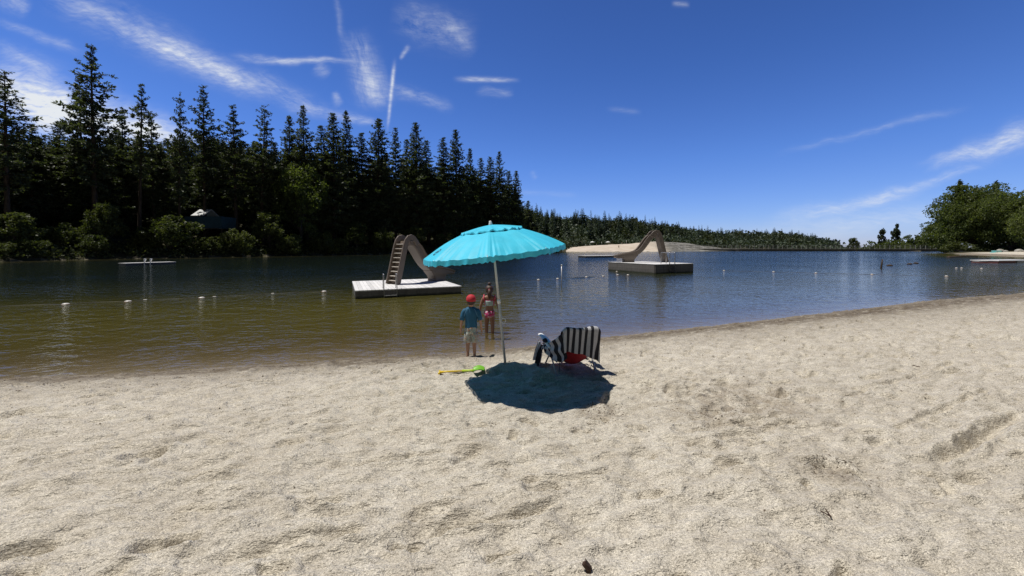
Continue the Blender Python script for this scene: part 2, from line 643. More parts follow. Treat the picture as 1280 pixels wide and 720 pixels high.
# ------------------------------------------------------------------ beach relief (a height map of footprints, lumps and drag marks)
HX0, HX1, HY0, HY1, HC = -15.0, 24.0, 0.2, 19.0, 0.015
hx = np.arange(HX0, HX1, HC); hy = np.arange(HY0, HY1, HC)
HM = np.zeros((len(hy), len(hx)))
GX, GY = np.meshgrid(hx, hy)
rng = np.random.default_rng(11)


def P2(s, seed, ax=1.0, ang=0.0):
    c, s_ = math.cos(ang), math.sin(ang)
    u = GX * c + GY * s_; v = -GX * s_ + GY * c
    return perlin(u / (s * ax), v / s, seed)


HM += 0.030 * P2(1.9, 1) + 0.018 * P2(0.62, 2)
zone_ = 0.35 + 1.3 * np.clip(P2(1.0, 15) + 0.25, 0, 1)
HM += 0.026 * P2(0.26, 3, 1.8, 0.35) + 0.034 * P2(0.13, 4, 2.0, 0.4) * (0.6 + 0.8 * np.clip(P2(1.1, 8) + 0.3, 0, 1))
HM += 0.022 * P2(0.065, 5, 1.8, 0.3)
HM -= 0.050 * np.clip(P2(0.22, 6, 1.9, 0.4) - 0.12, 0, 1)        # scooped hollows
HM += 0.030 * (0.5 - np.abs(P2(0.17, 14, 2.6, 0.35))) * zone_    # trampled crests
HM += 0.034 * (0.5 - np.abs(P2(0.085, 16, 2.2, 0.15))) * zone_
HM += 0.016 * (0.5 - np.abs(P2(0.045, 18, 1.8, 0.5)))


def stamp(cx, cy, a, ln, wd, dep, rim):
    R0 = ln * 1.3
    i0, i1 = int((cx - R0 - HX0) / HC), int((cx + R0 - HX0) / HC) + 1
    j0, j1 = int((cy - R0 - HY0) / HC), int((cy + R0 - HY0) / HC) + 1
    i0, j0 = max(i0, 0), max(j0, 0); i1, j1 = min(i1, len(hx)), min(j1, len(hy))
    if i1 <= i0 or j1 <= j0: return
    X = GX[j0:j1, i0:i1] - cx; Y = GY[j0:j1, i0:i1] - cy
    u = X * math.cos(a) + Y * math.sin(a); v = -X * math.sin(a) + Y * math.cos(a)
    wv = wd * (1.0 - 0.25 * np.cos(u / ln * 5.0))
    q = np.sqrt((u / (ln * 0.5)) ** 2 + (v / (wv * 0.5)) ** 2)
    HM[j0:j1, i0:i1] += -dep * (1 - sstep(0.72, 1.05, q)) + rim * np.exp(-((q - 1.25) / 0.22) ** 2) * (0.7 + 0.5 * np.sin(2.2 * np.arctan2(v, u) + a))


for tr in range(60):                                              # walking tracks
    x, y = rng.uniform(-10, 15), rng.uniform(0.9, 10)
    a = rng.uniform(-0.5, 0.9) + (PI if rng.random() < 0.5 else 0) if rng.random() < 0.85 else rng.uniform(-0.9, 0.9)
    st = rng.uniform(0.38, 0.66); sz = rng.uniform(0.17, 0.28)
    for k in range(int(rng.integers(5, 17))):
        a += rng.normal(0, 0.08)
        x += math.cos(a) * st; y += math.sin(a) * st
        sd = 0.08 * (1 if k % 2 else -1)
        stamp(x - math.sin(a) * sd, y + math.cos(a) * sd, a + rng.normal(0, 0.15), sz, sz * 0.42, rng.uniform(0.024, 0.048), rng.uniform(0.009, 0.018))
for k in range(900):
    sz = rng.uniform(0.08, 0.28)
    stamp(rng.uniform(-11, 17), rng.uniform(0.8, 13), rng.normal(0.35, 0.5), sz, sz * rng.uniform(0.35, 0.6), rng.uniform(0.014, 0.040), rng.uniform(0.005, 0.014))


def groove(a, b, w, dep, rim, wob=0.03, seed=1):
    a = np.array(a[:2]); b = np.array(b[:2])
    L = np.linalg.norm(b - a); n = max(2, int(L / 0.03))
    m = 0.3
    i0, i1 = int((min(a[0], b[0]) - m - HX0) / HC), int((max(a[0], b[0]) + m - HX0) / HC)
    j0, j1 = int((min(a[1], b[1]) - m - HY0) / HC), int((max(a[1], b[1]) + m - HY0) / HC)
    i0, j0 = max(i0, 0), max(j0, 0); i1, j1 = min(i1, len(hx)), min(j1, len(hy))
    if i1 <= i0 or j1 <= j0: return
    X = GX[j0:j1, i0:i1] - a[0]; Y = GY[j0:j1, i0:i1] - a[1]
    ux, uy = (b - a) / L
    u = X * ux + Y * uy; v = -X * uy + Y * ux
    v = v + wob * 3 * perlin(u / 0.5, u * 0 + seed, seed)
    e = sstep(-0.05, 0.1, u) * (1 - sstep(L - 0.1, L + 0.05, u))
    HM[j0:j1, i0:i1] += e * (-dep * np.exp(-(v / (w * 0.5)) ** 4) + rim * np.exp(-((np.abs(v) - w * 0.75) / (w * 0.28)) ** 2))


def gp(px, py): p = on_ground(px, py); return (p.x, p.y)


for a, b, w, dep in (((503, 652), (580, 630), 0.07, 0.016), ((503, 672), (600, 650), 0.09, 0.018), ((560, 664), (700, 634), 0.05, 0.012),
                     ((1182, 575), (1278, 520), 0.10, 0.02), ((1165, 585), (1262, 520), 0.09, 0.015), ((870, 560), (1000, 530), 0.07, 0.014),
                     ((1120, 540), (1235, 490), 0.06, 0.012), ((855, 545), (985, 520), 0.05, 0.012), ((640, 612), (760, 598), 0.06, 0.014),
                     ((380, 655), (470, 630), 0.08, 0.015), ((180, 620), (300, 590), 0.07, 0.014), ((1050, 500), (1190, 455), 0.06, 0.010),
                     ((420, 585), (560, 570), 0.06, 0.012), ((640, 655), (690, 640), 0.06, 0.015), ((300, 700), (460, 668), 0.07, 0.014)):
    groove(gp(*a), gp(*b), w, dep * 2.0, dep * 1.1, 0.02, int(a[0]))

DUG = [(gp(925, 500), 0.62), (gp(750, 512), 0.22), (gp(900, 520), 0.3), (gp(1050, 590), 0.2)]
dugmask = np.zeros_like(HM)
for (cx, cy), r in DUG:
    g = np.exp(-(((GX - cx) / (r * 1.25)) ** 2 + ((GY - cy) / (r * 0.85)) ** 2))
    dugmask = np.maximum(dugmask, g)
HM += dugmask * (0.040 * P2(0.15, 21) + 0.025 * P2(0.07, 22) - 0.02)
FOOT = on_ground(632, 463)                                        # the umbrella's foot and its little mound
r2 = (GX - FOOT.x - 0.0) ** 2 + (GY - FOOT.y) ** 2
HM += 0.065 * np.exp(-r2 / 0.17 ** 2) + 0.03 * np.exp(-((GX - FOOT.x - 0.2) ** 2 / 0.5 ** 2 + (GY - FOOT.y + 0.02) ** 2 / 0.16 ** 2))


def relief(x, y, d):
    fx = np.clip((x - HX0) / HC, 0, len(hx) - 2.001); fy = np.clip((y - HY0) / HC, 0, len(hy) - 2.001)
    i = fx.astype(int); j = fy.astype(int); u = fx - i; v = fy - j
    inside = (x > HX0) & (x < HX1 - 0.1) & (y > HY0) & (y < HY1 - 0.1)

    def smp(A): return (A[j, i] * (1 - u) + A[j, i + 1] * u) * (1 - v) + (A[j + 1, i] * (1 - u) + A[j + 1, i + 1] * u) * v
    h = smp(HM) * inside; g = smp(dugmask) * inside
    # in the wet strip the marks are washed smaller, under water nearly gone
    k = 0.12 + 0.88 * sstep(0.05, 0.5, d)
    k = np.where(d < 0, 0.10 * (1 - sstep(0, 2.0, -d)), k)
    return h * k, g


# ------------------------------------------------------------------ the ground sheet (one polar grid, cut into beach, lake bed, ground, sand bank)
A1 = R(68)
ang = np.concatenate([np.linspace(-A1, A1, 1240), np.linspace(A1, 2 * PI - A1, 90)[1:-1]])
rr = [0.2]
while rr[-1] < 4500:
    r = rr[-1]
    rr.append(r * (1.03 if r < 1.2 else 1.0052 if r < 5.5 else 1.0075 if r < 22 else 1.018 if r < 300 else 1.06))
rr = np.array(rr)
NA, NR = len(ang), len(rr)
RX = np.outer(rr, np.sin(ang)).ravel(); RY = np.outer(rr, np.cos(ang)).ravel()
Z, D, DT = ground_z(RX, RY, True)
rel, gug = relief(RX, RY, D)
Z = Z + rel
far = np.hypot(RX, RY)
onland = (D > 4) & (far > 60)
Z = Z + onland * sstep(4, 20, D) * (1.2 * perlin(RX / 23, RY / 23, 31) + 0.5 * perlin(RX / 7, RY / 7, 32)) * (DT[0] > 1e-6)
near_t = DT.argmin(axis=0)
Z = Z + (near_t == TYPES.index('S')) * (D > 1) * (0.22 * perlin(RX / 6, RY / 3, 33) + 0.12 * perlin(RX / 2, RY / 1.4, 34))
idx = np.arange(NA * NR).reshape(NR, NA)
nxt = np.roll(idx, -1, axis=1)
F = np.stack([idx[:-1], nxt[:-1], nxt[1:], idx[1:]], axis=-1).reshape(-1, 4)
V = np.stack([RX, RY, Z], axis=1)
fd = D[F].mean(axis=1); ft = near_t[F[:, 0]]; fr = far[F].mean(axis=1)
tB, tS = TYPES.index('B'), TYPES.index('S')
zone = np.full(len(F), 2)
zone[(ft == tB) & (fd > -9) & ((fd < 60) | (fr < 40))] = 0
zone[(fd <= 0) & (zone != 0)] = 1
zone[(ft == tS) & (fd > 0) & (fd < 26)] = 3

# beach material
m_beach, nt, out = new_mat('beach_sand')
geo = nt.n('ShaderNodeNewGeometry')
pos = geo.outputs['Position']
wet = nt.n('ShaderNodeAttribute', attribute_name='wet').outputs['Fac']
dug = nt.n('ShaderNodeAttribute', attribute_name='dug').outputs['Fac']
n_lo = nt.noise(pos, 0.55, 4.0, 0.6)
n_md = nt.noise(pos, 5.0, 5.0, 0.65)
n_gr = nt.noise(pos, 95.0, 3.0, 0.75)
n_fi = nt.noise(pos, 260.0, 2.0, 0.7)
dry = nt.ramp(n_lo, [(0.3, (0.565, 0.515, 0.425)), (0.7, (0.63, 0.58, 0.485))])
dry = nt.mix(nt.math('MULTIPLY', nt.ramp(n_md, [(0.38, 1.0), (0.62, 0.0)]), 0.45), dry, (0.375, 0.325, 0.25, 1))
grain = nt.ramp(n_gr, [(0.25, 0.40), (0.40, 0.80), (0.52, 1.02), (0.70, 1.38)])
dry = nt.mix(1.0, dry, grain, blend='MULTIPLY')
gr2 = nt.ramp(n_fi, [(0.25, 0.42), (0.45, 0.93), (0.75, 1.46)])
dry = nt.mix(1.0, dry, gr2, blend='MULTIPLY')
vor = nt.n('ShaderNodeTexVoronoi', ins={'Scale': 46.0, 'Randomness': 1.0})
nt.link(pos, vor.inputs['Vector'])
spk = nt.math('MULTIPLY', nt.ramp(vor.outputs['Distance'], [(0.10, 1.0), (0.24, 0.0)]),
              nt.math('GREATER_THAN', nt.n('ShaderNodeSeparateColor', ins={0: vor.outputs['Color']}).outputs[0], 0.72))
dry = nt.mix(nt.math('MULTIPLY', spk, 0.72), dry, (0.10, 0.075, 0.05, 1))
dry = nt.mix(nt.math('MULTIPLY', dug, nt.ramp(n_md, [(0.36, 0.75), (0.6, 0.08)])), dry, (0.22, 0.175, 0.125, 1))
wetn = nt.math('ADD', wet, nt.math('MULTIPLY_ADD', n_md, 0.9, -0.45))
wf = nt.n('ShaderNodeMapRange', ins={0: wetn, 1: 0.18, 2: 0.62}).outputs[0]
wetc = nt.ramp(nt.noise(pos, 9.0, 5.0, 0.7), [(0.3, (0.19, 0.16, 0.12)), (0.7, (0.30, 0.26, 0.20))])
wetc = nt.mix(1.0, wetc, grain, blend='MULTIPLY')
# the wash strip: streaks of silt and bark that run along the shore
sd = nt.n('ShaderNodeAttribute', attribute_name='sd').outputs['Fac']
sep = nt.n('ShaderNodeSeparateXYZ', ins={0: pos})
sv = nt.n('ShaderNodeCombineXYZ', ins={0: nt.math('ADD', nt.math('MULTIPLY', sep.outputs[0], 1.3), nt.math('MULTIPLY', sep.outputs[1], 0.5)), 1: nt.math('MULTIPLY', sd, 5.0), 2: 0.0}).outputs[0]
ns = nt.noise(sv, 1.7, 7.0, 0.72)
mk = nt.ramp(nt.math('MULTIPLY', sd, 0.5), [(0.0, 0.55), (0.08, 1.0), (0.34, 1.0), (0.55, 0.40), (1.0, 0.0)])
strip = nt.math('MULTIPLY', mk, nt.ramp(ns, [(0.36, 0.35), (0.47, 0.92), (0.56, 1.0)]))
dry = nt.mix(strip, dry, nt.mix(1.0, nt.ramp(n_md, [(0.3, (0.095, 0.073, 0.050)), (0.7, (0.20, 0.162, 0.118))]), grain, blend='MULTIPLY'))
colr = nt.mix(nt.math('MULTIPLY', wf, 0.85, clamp=True), dry, wetc)
bs = nt.n('ShaderNodeBsdfPrincipled', ins={'Base Color': colr, 'Roughness': 0.95, 'Specular IOR Level': 0.15})
mpd = nt.n('ShaderNodeMapping', ins={'Vector': pos, 'Rotation': (0, 0, R(-20)), 'Scale': (0.42, 1.0, 1.0)}).outputs[0]
cl1 = nt.ramp(nt.noise(mpd, 9.0, 5.0, 0.68), [(0.30, 0.0), (0.47, 0.38), (0.51, 0.62), (0.56, 0.70), (0.60, 0.92), (0.8, 1.0)])
cl2 = nt.ramp(nt.noise(mpd, 21.0, 4.0, 0.7), [(0.30, 0.0), (0.47, 0.35), (0.53, 0.72), (0.75, 1.0)])
hgt = nt.math('ADD', nt.math('MULTIPLY', n_gr, 1.0), nt.math('ADD', nt.math('MULTIPLY', cl1, 1.9), nt.math('MULTIPLY', cl2, 1.2)))
bn = nt.n('ShaderNodeBump', ins={'Strength': 1.0, 'Distance': 0.0085, 'Height': hgt})
nt.link(bn.outputs[0], bs.inputs['Normal'])
nt.link(bs.outputs[0], out.inputs[0])

m_bed = pmat('lake_silt', (0.10, 0.085, 0.05), 0.9, 0.3, 0.5)
m_ground, nt, out = new_mat('forest_floor')
geo = nt.n('ShaderNodeNewGeometry')
n1 = nt.noise(geo.outputs['Position'], 0.25, 6.0, 0.65)
c = nt.ramp(n1, [(0.3, (0.028, 0.032, 0.016)), (0.52, (0.05, 0.046, 0.026)), (0.75, (0.10, 0.085, 0.055))])
bs = nt.n('ShaderNodeBsdfPrincipled', ins={'Base Color': c, 'Roughness': 0.95, 'Specular IOR Level': 0.1})
nt.link(bs.outputs[0], out.inputs[0])
m_spit, nt, out = new_mat('pale_sand_and_rock')
geo = nt.n('ShaderNodeNewGeometry')
pos = geo.outputs['Position']
mp = nt.n('ShaderNodeMapping', ins={'Vector': pos, 'Scale': (0.10, 0.35, 1.2)}).outputs[0]
sp = nt.n('ShaderNodeSeparateXYZ', ins={0: pos})
right = nt.n('ShaderNodeMapRange', ins={0: nt.math('ADD', sp.outputs[0], nt.math('MULTIPLY_ADD', nt.noise(pos, 0.08, 3.0), 40.0, -20.0)), 1: 72.0, 2: 92.0}).outputs[0]
n1 = nt.noise(mp, 1.6, 6.0, 0.7)
sand = nt.ramp(n1, [(0.3, (0.40, 0.32, 0.24)), (0.55, (0.55, 0.48, 0.40)), (0.8, (0.62, 0.57, 0.50))])
rock = nt.ramp(n1, [(0.36, (0.07, 0.068, 0.058)), (0.52, (0.17, 0.165, 0.15)), (0.68, (0.40, 0.39, 0.37))])
c = nt.mix(right, sand, rock)
bs = nt.n('ShaderNodeBsdfPrincipled', ins={'Base Color': c, 'Roughness': 0.95, 'Specular IOR Level': 0.1})
nt.link(bs.outputs[0], out.inputs[0])

wetv = np.exp(-np.maximum(D, 0) / (0.55 + 0.02 * np.clip(RX, 0, 18))) * (D >= 0) + (D < 0) * 1.0
sdv = np.maximum(D, 0) / (1.0 + 0.085 * np.clip(RX, 0, 18))
for zi, (nm, mt) in enumerate((('beach', m_beach), ('lake_bed', m_bed), ('ground', m_ground), ('sand_bank', m_spit))):
    f = F[zone == zi]
    if not len(f): continue
    u, inv = np.unique(f, return_inverse=True)
    me = mesh_np(nm, V[u], inv.reshape(-1, 4), True)
    if zi == 0:
        add_attr(me, 'wet', wetv[u]); add_attr(me, 'sd', sdv[u]); add_attr(me, 'dug', gug[u])
    tag(link(nm, me, mt), kind='structure')

# ------------------------------------------------------------------ water
aw = np.linspace(-R(71), R(71), 1000)
rw = [3.4]
while rw[-1] < 345: rw.append(rw[-1] * (1.0055 if rw[-1] < 30 else 1.009))
rw = np.array(rw)
X = np.outer(rw, np.sin(aw)).ravel(); Y = np.outer(rw, np.cos(aw)).ravel()
tz, d, dt = ground_z(X, Y, True)
r = np.hypot(X, Y)
wr = np.random.default_rng(5)
wave = np.zeros_like(X)
for k in range(46):
    lam = math.exp(wr.uniform(math.log(0.22), math.log(2.6)))
    th = R(-62) + wr.normal(0, 0.42)
    kx, ky = math.cos(th) * 2 * PI / lam, math.sin(th) * 2 * PI / lam
    amp = 0.0034 * lam ** 0.75
    ph = wr.uniform(0, 2 * PI)
    patch = 0.55 + 0.9 * np.clip(perlin(X / (5 * lam + 2) + k * 7.3, Y / (5 * lam + 2), k) + 0.35, 0, 1.2)
    wave += amp * patch * sstep(0.010, 0.004, r / lam * 0.0055 / 0.32 * 0.1 + 0 * X) * np.sin(kx * X + ky * Y + ph + 1.3 * perlin(X / (3 * lam), Y / (3 * lam), k + 80))
wave *= 0.30 + 0.70 * sstep(0.0, 1.5, -d)
calm = 0.55 + 0.45 * sstep(2, 14, -d)
wave *= calm
idx = np.arange(len(X)).reshape(len(rw), len(aw))
Fw = np.stack([idx[:-1, :-1], idx[:-1, 1:], idx[1:, 1:], idx[1:, :-1]], axis=-1).reshape(-1, 4)
keep = (d[Fw].min(axis=1) < 0.7)
Fw = Fw[keep]
u, inv = np.unique(Fw, return_inverse=True)
me = mesh_np('lake', np.stack([X[u], Y[u], wave[u]], axis=1), inv.reshape(-1, 4), True)
add_attr(me, 'depth', np.maximum(-tz, 0)[u])
add_attr(me, 'wind', (0.30 + 0.70 * sstep(5, 105, dt[TYPES.index('F')]))[u])
m_water, nt, out = new_mat('lake_water')
geo = nt.n('ShaderNodeNewGeometry')
pos = geo.outputs['Position']
dep = nt.n('ShaderNodeAttribute', attribute_name='depth').outputs['Fac']
mp = nt.n('ShaderNodeMapping', ins={'Vector': pos, 'Rotation': (0, 0, R(28)), 'Scale': (0.6, 1.0, 1.0)}).outputs[0]
h1 = nt.noise(mp, 2.1, 3.0, 0.55)
h2 = nt.noise(mp, 7.0, 2.0, 0.5)
h3 = nt.noise(mp, 0.16, 3.0, 0.6)
hh = nt.math('ADD', nt.math('MULTIPLY', h1, 0.12), nt.math('MULTIPLY', h2, 0.045))
gust = nt.n('ShaderNodeMapRange', ins={0: h3, 1: 0.3, 2: 0.7, 3: 0.6, 4: 1.15}).outputs[0]
wind = nt.n('ShaderNodeAttribute', attribute_name='wind').outputs['Fac']
shal = nt.n('ShaderNodeMapRange', ins={0: dep, 1: 0.0, 2: 1.7, 3: 0.22, 4: 1.25}).outputs[0]
shal = nt.math('MULTIPLY', shal, wind)
bmp = nt.n('ShaderNodeBump', ins={'Strength': nt.math('MULTIPLY', gust, shal), 'Distance': 1.0, 'Height': hh}).outputs[0]
fr = nt.n('ShaderNodeFresnel', ins={'IOR': 1.333, 'Normal': bmp}).outputs[0]
gl = nt.n('ShaderNodeBsdfGlossy', ins={'Color': (0.86, 0.88, 0.86, 1), 'Roughness': 0.07, 'Normal': bmp})
tint = nt.ramp(nt.math('MULTIPLY', dep, 0.5), [(0.0, (0.93, 0.91, 0.86)), (0.12, (0.66, 0.58, 0.36)), (0.4, (0.30, 0.22, 0.07)), (1.0, (0.06, 0.05, 0.02))])
tr = nt.n('ShaderNodeBsdfTransparent', ins={'Color': tint})
murk = nt.ramp(nt.math('MULTIPLY', dep, 0.5), [(0.0, (0.15, 0.125, 0.07)), (0.12, (0.122, 0.104, 0.028)), (0.30, (0.088, 0.079, 0.019)), (0.48, (0.030, 0.034, 0.014)), (0.75, (0.008, 0.014, 0.011))])
df = nt.n('ShaderNodeBsdfDiffuse', ins={'Color': murk})
op = nt.math('SUBTRACT', 1.0, nt.math('EXPONENT', nt.math('MULTIPLY', dep, -3.0)))
body = nt.n('ShaderNodeMixShader', ins={0: op, 1: tr.outputs[0], 2: df.outputs[0]})
sf = nt.n('ShaderNodeMixShader', ins={0: fr, 1: body.outputs[0], 2: gl.outputs[0]})
nt.link(sf.outputs[0], out.inputs[0])
tag(link('lake', me, m_water), kind='structure')
# ------------------------------------------------------------------ vegetation
M_NEEDLE = leaf_mat('pine_needles', (0.026, 0.040, 0.019), (0.120, 0.142, 0.080), 0.30, 0.5, 0.4)
M_NEEDLE2 = leaf_mat('hazed_hill_needles', (0.030, 0.045, 0.028), (0.080, 0.105, 0.065), 0.15, 0.06)  # lightened: distance haze is put into the leaf colour
M_LEAF = leaf_mat('shrub_leaves', (0.026, 0.043, 0.012), (0.135, 0.150, 0.062), 0.36, 0.7)
M_OAK = leaf_mat('oak_leaves', (0.045, 0.070, 0.020), (0.18, 0.205, 0.075), 0.42, 0.35)
M_BRUSH = leaf_mat('brush_leaves', (0.020, 0.032, 0.012), (0.090, 0.102, 0.044), 0.25, 0.25)
M_PINEBARK = bark_mat('pine_bark', (0.030, 0.022, 0.016), (0.095, 0.068, 0.048))
M_OAKBARK = bark_mat('oak_bark', (0.035, 0.030, 0.025), (0.11, 0.095, 0.08))


def leafquads(C, Dir, ln, wd, rg):
    """one elongated leaf card per centre: from C along Dir, ln long and wd wide"""
    n = len(C)
    ref = rg.normal(size=(n, 3))
    S = np.cross(Dir, ref); S /= np.linalg.norm(S, axis=1, keepdims=True) + 1e-9
    a = C - S * (wd * 0.25)[:, None]; b = C + S * (wd * 0.25)[:, None]
    m1 = C + Dir * (ln * 0.55)[:, None]
    tip = C + Dir * ln[:, None]
    V = np.stack([a, m1 - S * (wd * 0.5)[:, None], tip, m1 + S * (wd * 0.5)[:, None]], axis=1).reshape(-1, 3)
    return V


def quads_mesh(name, V):
    return mesh_np(name, V, np.arange(len(V)).reshape(-1, 4), False)


def norm(v): return v / (np.linalg.norm(v, axis=-1, keepdims=True) + 1e-9)


def pine_meshes(seed, H, rad, base, dens, droop, ragged, tuft=0.5, lean=0.0, trunk_r=0.38, taper=0.95):
    """a conifer H m tall: (trunk mesh with its limbs, crown mesh)"""
    rg = np.random.default_rng(seed)
    wob = rg.normal(0, 0.12, 2)

    def axis(z):
        t = z / H
        return np.array([lean * z * (1 - 0.3 * t) + wob[0] * math.sin(t * 5), wob[1] * math.sin(t * 4 + 1), z])
    tk = MB()
    zs = np.linspace(-1.5, H * 0.985, 12)
    tk.tube([axis(z) for z in zs], [trunk_r * (1.12 if z < 0.5 else 1) * max(0.05, (1 - max(z, 0) / H) ** 0.8) for z in zs], 8)
    C, Dr, L = [], [], []
    z = H * base
    while z < H * 0.985:
        s = (z - H * base) / (H * (1 - base))
        prof = (min(1.0, 0.35 + s * 3.0) if s < 0.22 else 1.0) * (1 - s) ** taper + 0.03
        nb = max(3, int(rg.integers(4, 7) * dens))
        wl = rad * prof * rg.uniform(1 - ragged, 1 + ragged * 0.45)
        a0 = rg.uniform(0, 2 * PI)
        for k in range(nb):
            if rg.random() < ragged * 0.28: continue
            a = a0 + 2 * PI * k / nb + rg.normal(0, 0.25)
            bl = max(0.22, wl * rg.uniform(0.6, 1.15))
            el = (-droop * (1 - s) + 0.55 * s ** 2) + rg.normal(0, 0.12)
            o = axis(min(H * 0.985, z + rg.normal(0, 0.06 + 0.40 * max(0.0, 1 - s) ** 0.6)))
            d0 = np.array([math.cos(a) * math.cos(el), math.sin(a) * math.cos(el), math.sin(el)])
            up = 0.16 * bl
            pts = [o, o + d0 * bl * 0.5 - np.array([0, 0, 0.04 * bl]), o + d0 * bl + np.array([0, 0, up * 0.6])]
            tk.tube(pts, [0.05 + 0.010 * bl, 0.035 + 0.005 * bl, 0.015], 4, caps=False)
            nt_ = max(3, int(bl * 2.6 / tuft * 0.5 + 1))
            for j in range(nt_):
                t = 0.22 + 0.80 * (j + rg.random()) / nt_
                c = o + d0 * bl * t + np.array([0, 0, up * 0.6 * t * t]) + rg.normal(0, 0.07 + 0.10 * bl * 0.35, 3) * np.array([1, 1, 0.55])
                m = 10
                dd = rg.normal(size=(m, 3)) * np.array([1, 1, 0.8]) + d0 * 0.9 + np.array([0, 0, 0.25])
                C.append(np.repeat(c[None], m, 0) + rg.normal(0, 0.07, (m, 3)))
                Dr.append(norm(dd)); L.append(rg.uniform(0.55, 1.15, m) * tuft * (0.42 + 0.58 * min(1, (1 - s) * 2.2)))
        z += H * rg.uniform(0.012, 0.022) * (1.25 if ragged > 0.5 else 1.0)
    if base > 0.15:                                               # dead stubs below the crown
        for k in range(10):
            zz = H * rg.uniform(base * 0.4, base); a = rg.uniform(0, 2 * PI); o = axis(zz); b = rg.uniform(0.5, 1.6)
            tk.tube([o, o + np.array([math.cos(a) * b, math.sin(a) * b, -0.1 * b])], [0.04, 0.012], 4, caps=False)
    C = np.concatenate(C); Dr = np.concatenate(Dr); L = np.concatenate(L)
    tm = bpy.data.meshes.new('trunk'); tm.from_pydata(tk.v, [], tk.f); tm.update()
    for p in tm.polygons: p.use_smooth = True
    tm.materials.append(M_PINEBARK)
    cm = quads_mesh('crown', leafquads(C, Dr, L, L * rg.uniform(0.30, 0.5, len(L)), rg))
    cm.materials.append(M_NEEDLE)
    return tm, cm


def broad_meshes(seed, H, rad, crown0, nleaf, leaf, lobes=14, trunk_r=0.3, mat=None, flat=0.8, bark=None):
    """a broadleaved tree or shrub H m tall: lobes of leaves carried by limbs"""
    rg = np.random.default_rng(seed)
    tk = MB()
    z0 = H * crown0
    tk.tube([(0, 0, -0.6), (0.02 * H, 0, z0 * 0.6), (0.0, 0.02 * H, z0 + 0.12 * H)], [trunk_r * 1.2, trunk_r, trunk_r * 0.7], 8)
    lob = []
    for k in range(lobes):
        a = k * 2.4 + rg.normal(0, 0.3)
        f = ((k + 0.5) / lobes)
        zc = z0 + (H - z0) * (0.12 + 0.74 * f + rg.normal(0, 0.05))
        env = math.sqrt(max(0.05, 1 - ((zc - z0 - (H - z0) * 0.38) / ((H - z0) * 0.64)) ** 2))
        rr_ = rad * env * rg.uniform(0.35, 0.78)
        c = np.array([math.cos(a) * rr_, math.sin(a) * rr_, zc])
        rl = rad * rg.uniform(0.30, 0.5) * (0.6 + 0.4 * env)
        lob.append((c, rl))
        tk.tube([(0, 0, z0 * 0.7 + 0.1 * H * f), tuple(c * np.array([0.5, 0.5, 1]) - np.array([0, 0, 0.12 * H])), tuple(c)],
                [trunk_r * 0.45, trunk_r * 0.28, trunk_r * 0.06 + 0.01], 5, caps=False)
    C, Dr = [], []
    tot = sum(r * r for c, r in lob)
    for c, r in lob:
        n = int(nleaf * r * r / tot)
        d = norm(rg.normal(size=(n, 3)))
        # leaves sit in sprays: cluster the directions, thin out the inside
        cl = norm(rg.normal(size=(max(6, n // 22), 3)))
        pick = rg.integers(0, len(cl), n)
        d = norm(cl[pick] + rg.normal(0, 0.22, (n, 3)))
        q = r * (rg.uniform(0.72, 1.12, len(cl))[pick]) * rg.uniform(0.55, 1.06, n) ** 0.5
        p = c + d * q[:, None] * np.array([1, 1, flat])
        C.append(p); Dr.append(norm(d * 0.6 + rg.normal(size=(n, 3)) + np.array([0, 0, -0.15])))
    C = np.concatenate(C); Dr = np.concatenate(Dr)
    ok = C[:, 2] > 0.05
    C, Dr = C[ok], Dr[ok]
    L = rg.uniform(0.7, 1.3, len(C)) * leaf
    tm = bpy.data.meshes.new('trunk'); tm.from_pydata(tk.v, [], tk.f); tm.update()
    for p in tm.polygons: p.use_smooth = True
    tm.materials.append(bark or M_OAKBARK)
    cm = quads_mesh('crown', leafquads(C, Dr, L, L * 0.75, rg))
    cm.materials.append(mat or M_LEAF)
    return tm, cm


def plant(name, ms, loc, scale, rz, label, cat, group=None, crown='crown'):
    t = thing(name, label, cat, loc, rz, group)
    t.scale = scale if hasattr(scale, '__len__') else (scale,) * 3
    for nm, me in zip(('trunk', crown), ms):
        o = bpy.data.objects.new(nm, me); COL.objects.link(o); o.parent = t
    return t


# --- the tall pines whose tops make the skyline of the left bank
PH = 36.0
open_pines = [pine_meshes(s, PH, 5.7, 0.30, 1.05, 0.26, 0.58, 0.72, l, 0.40, 0.70) for s, l in ((1, 0.0), (2, 0.012), (3, -0.01))]
lean_pine = [pine_meshes(4, PH, 4.4, 0.42, 0.9, 0.25, 0.65, 0.66, 0.05, 0.36, 0.8)]
dense_pines = [pine_meshes(s, PH, 6.0, 0.10, 1.3, 0.22, 0.40, 0.70, 0.0, 0.40, 0.76) for s in (5, 6, 7)]
slim_pines = [pine_meshes(s, PH, 4.9, 0.14, 1.25, 0.26, 0.42, 0.64, 0.0, 0.32, 0.78) for s in (8, 9)]
KIND = {'o': open_pines, 'l': lean_pine, 'd': dense_pines, 's': slim_pines}


def shore_dist(px):
    """how far the left bank's water line lies along the view through a photo column"""
    u = (px - 640) / FPX
    ts = np.linspace(30, 260, 2400)
    d, _ = shore(u * ts, ts)
    k = np.nonzero(d > 0)[0]
    return ts[k[0]] if len(k) else 170.0


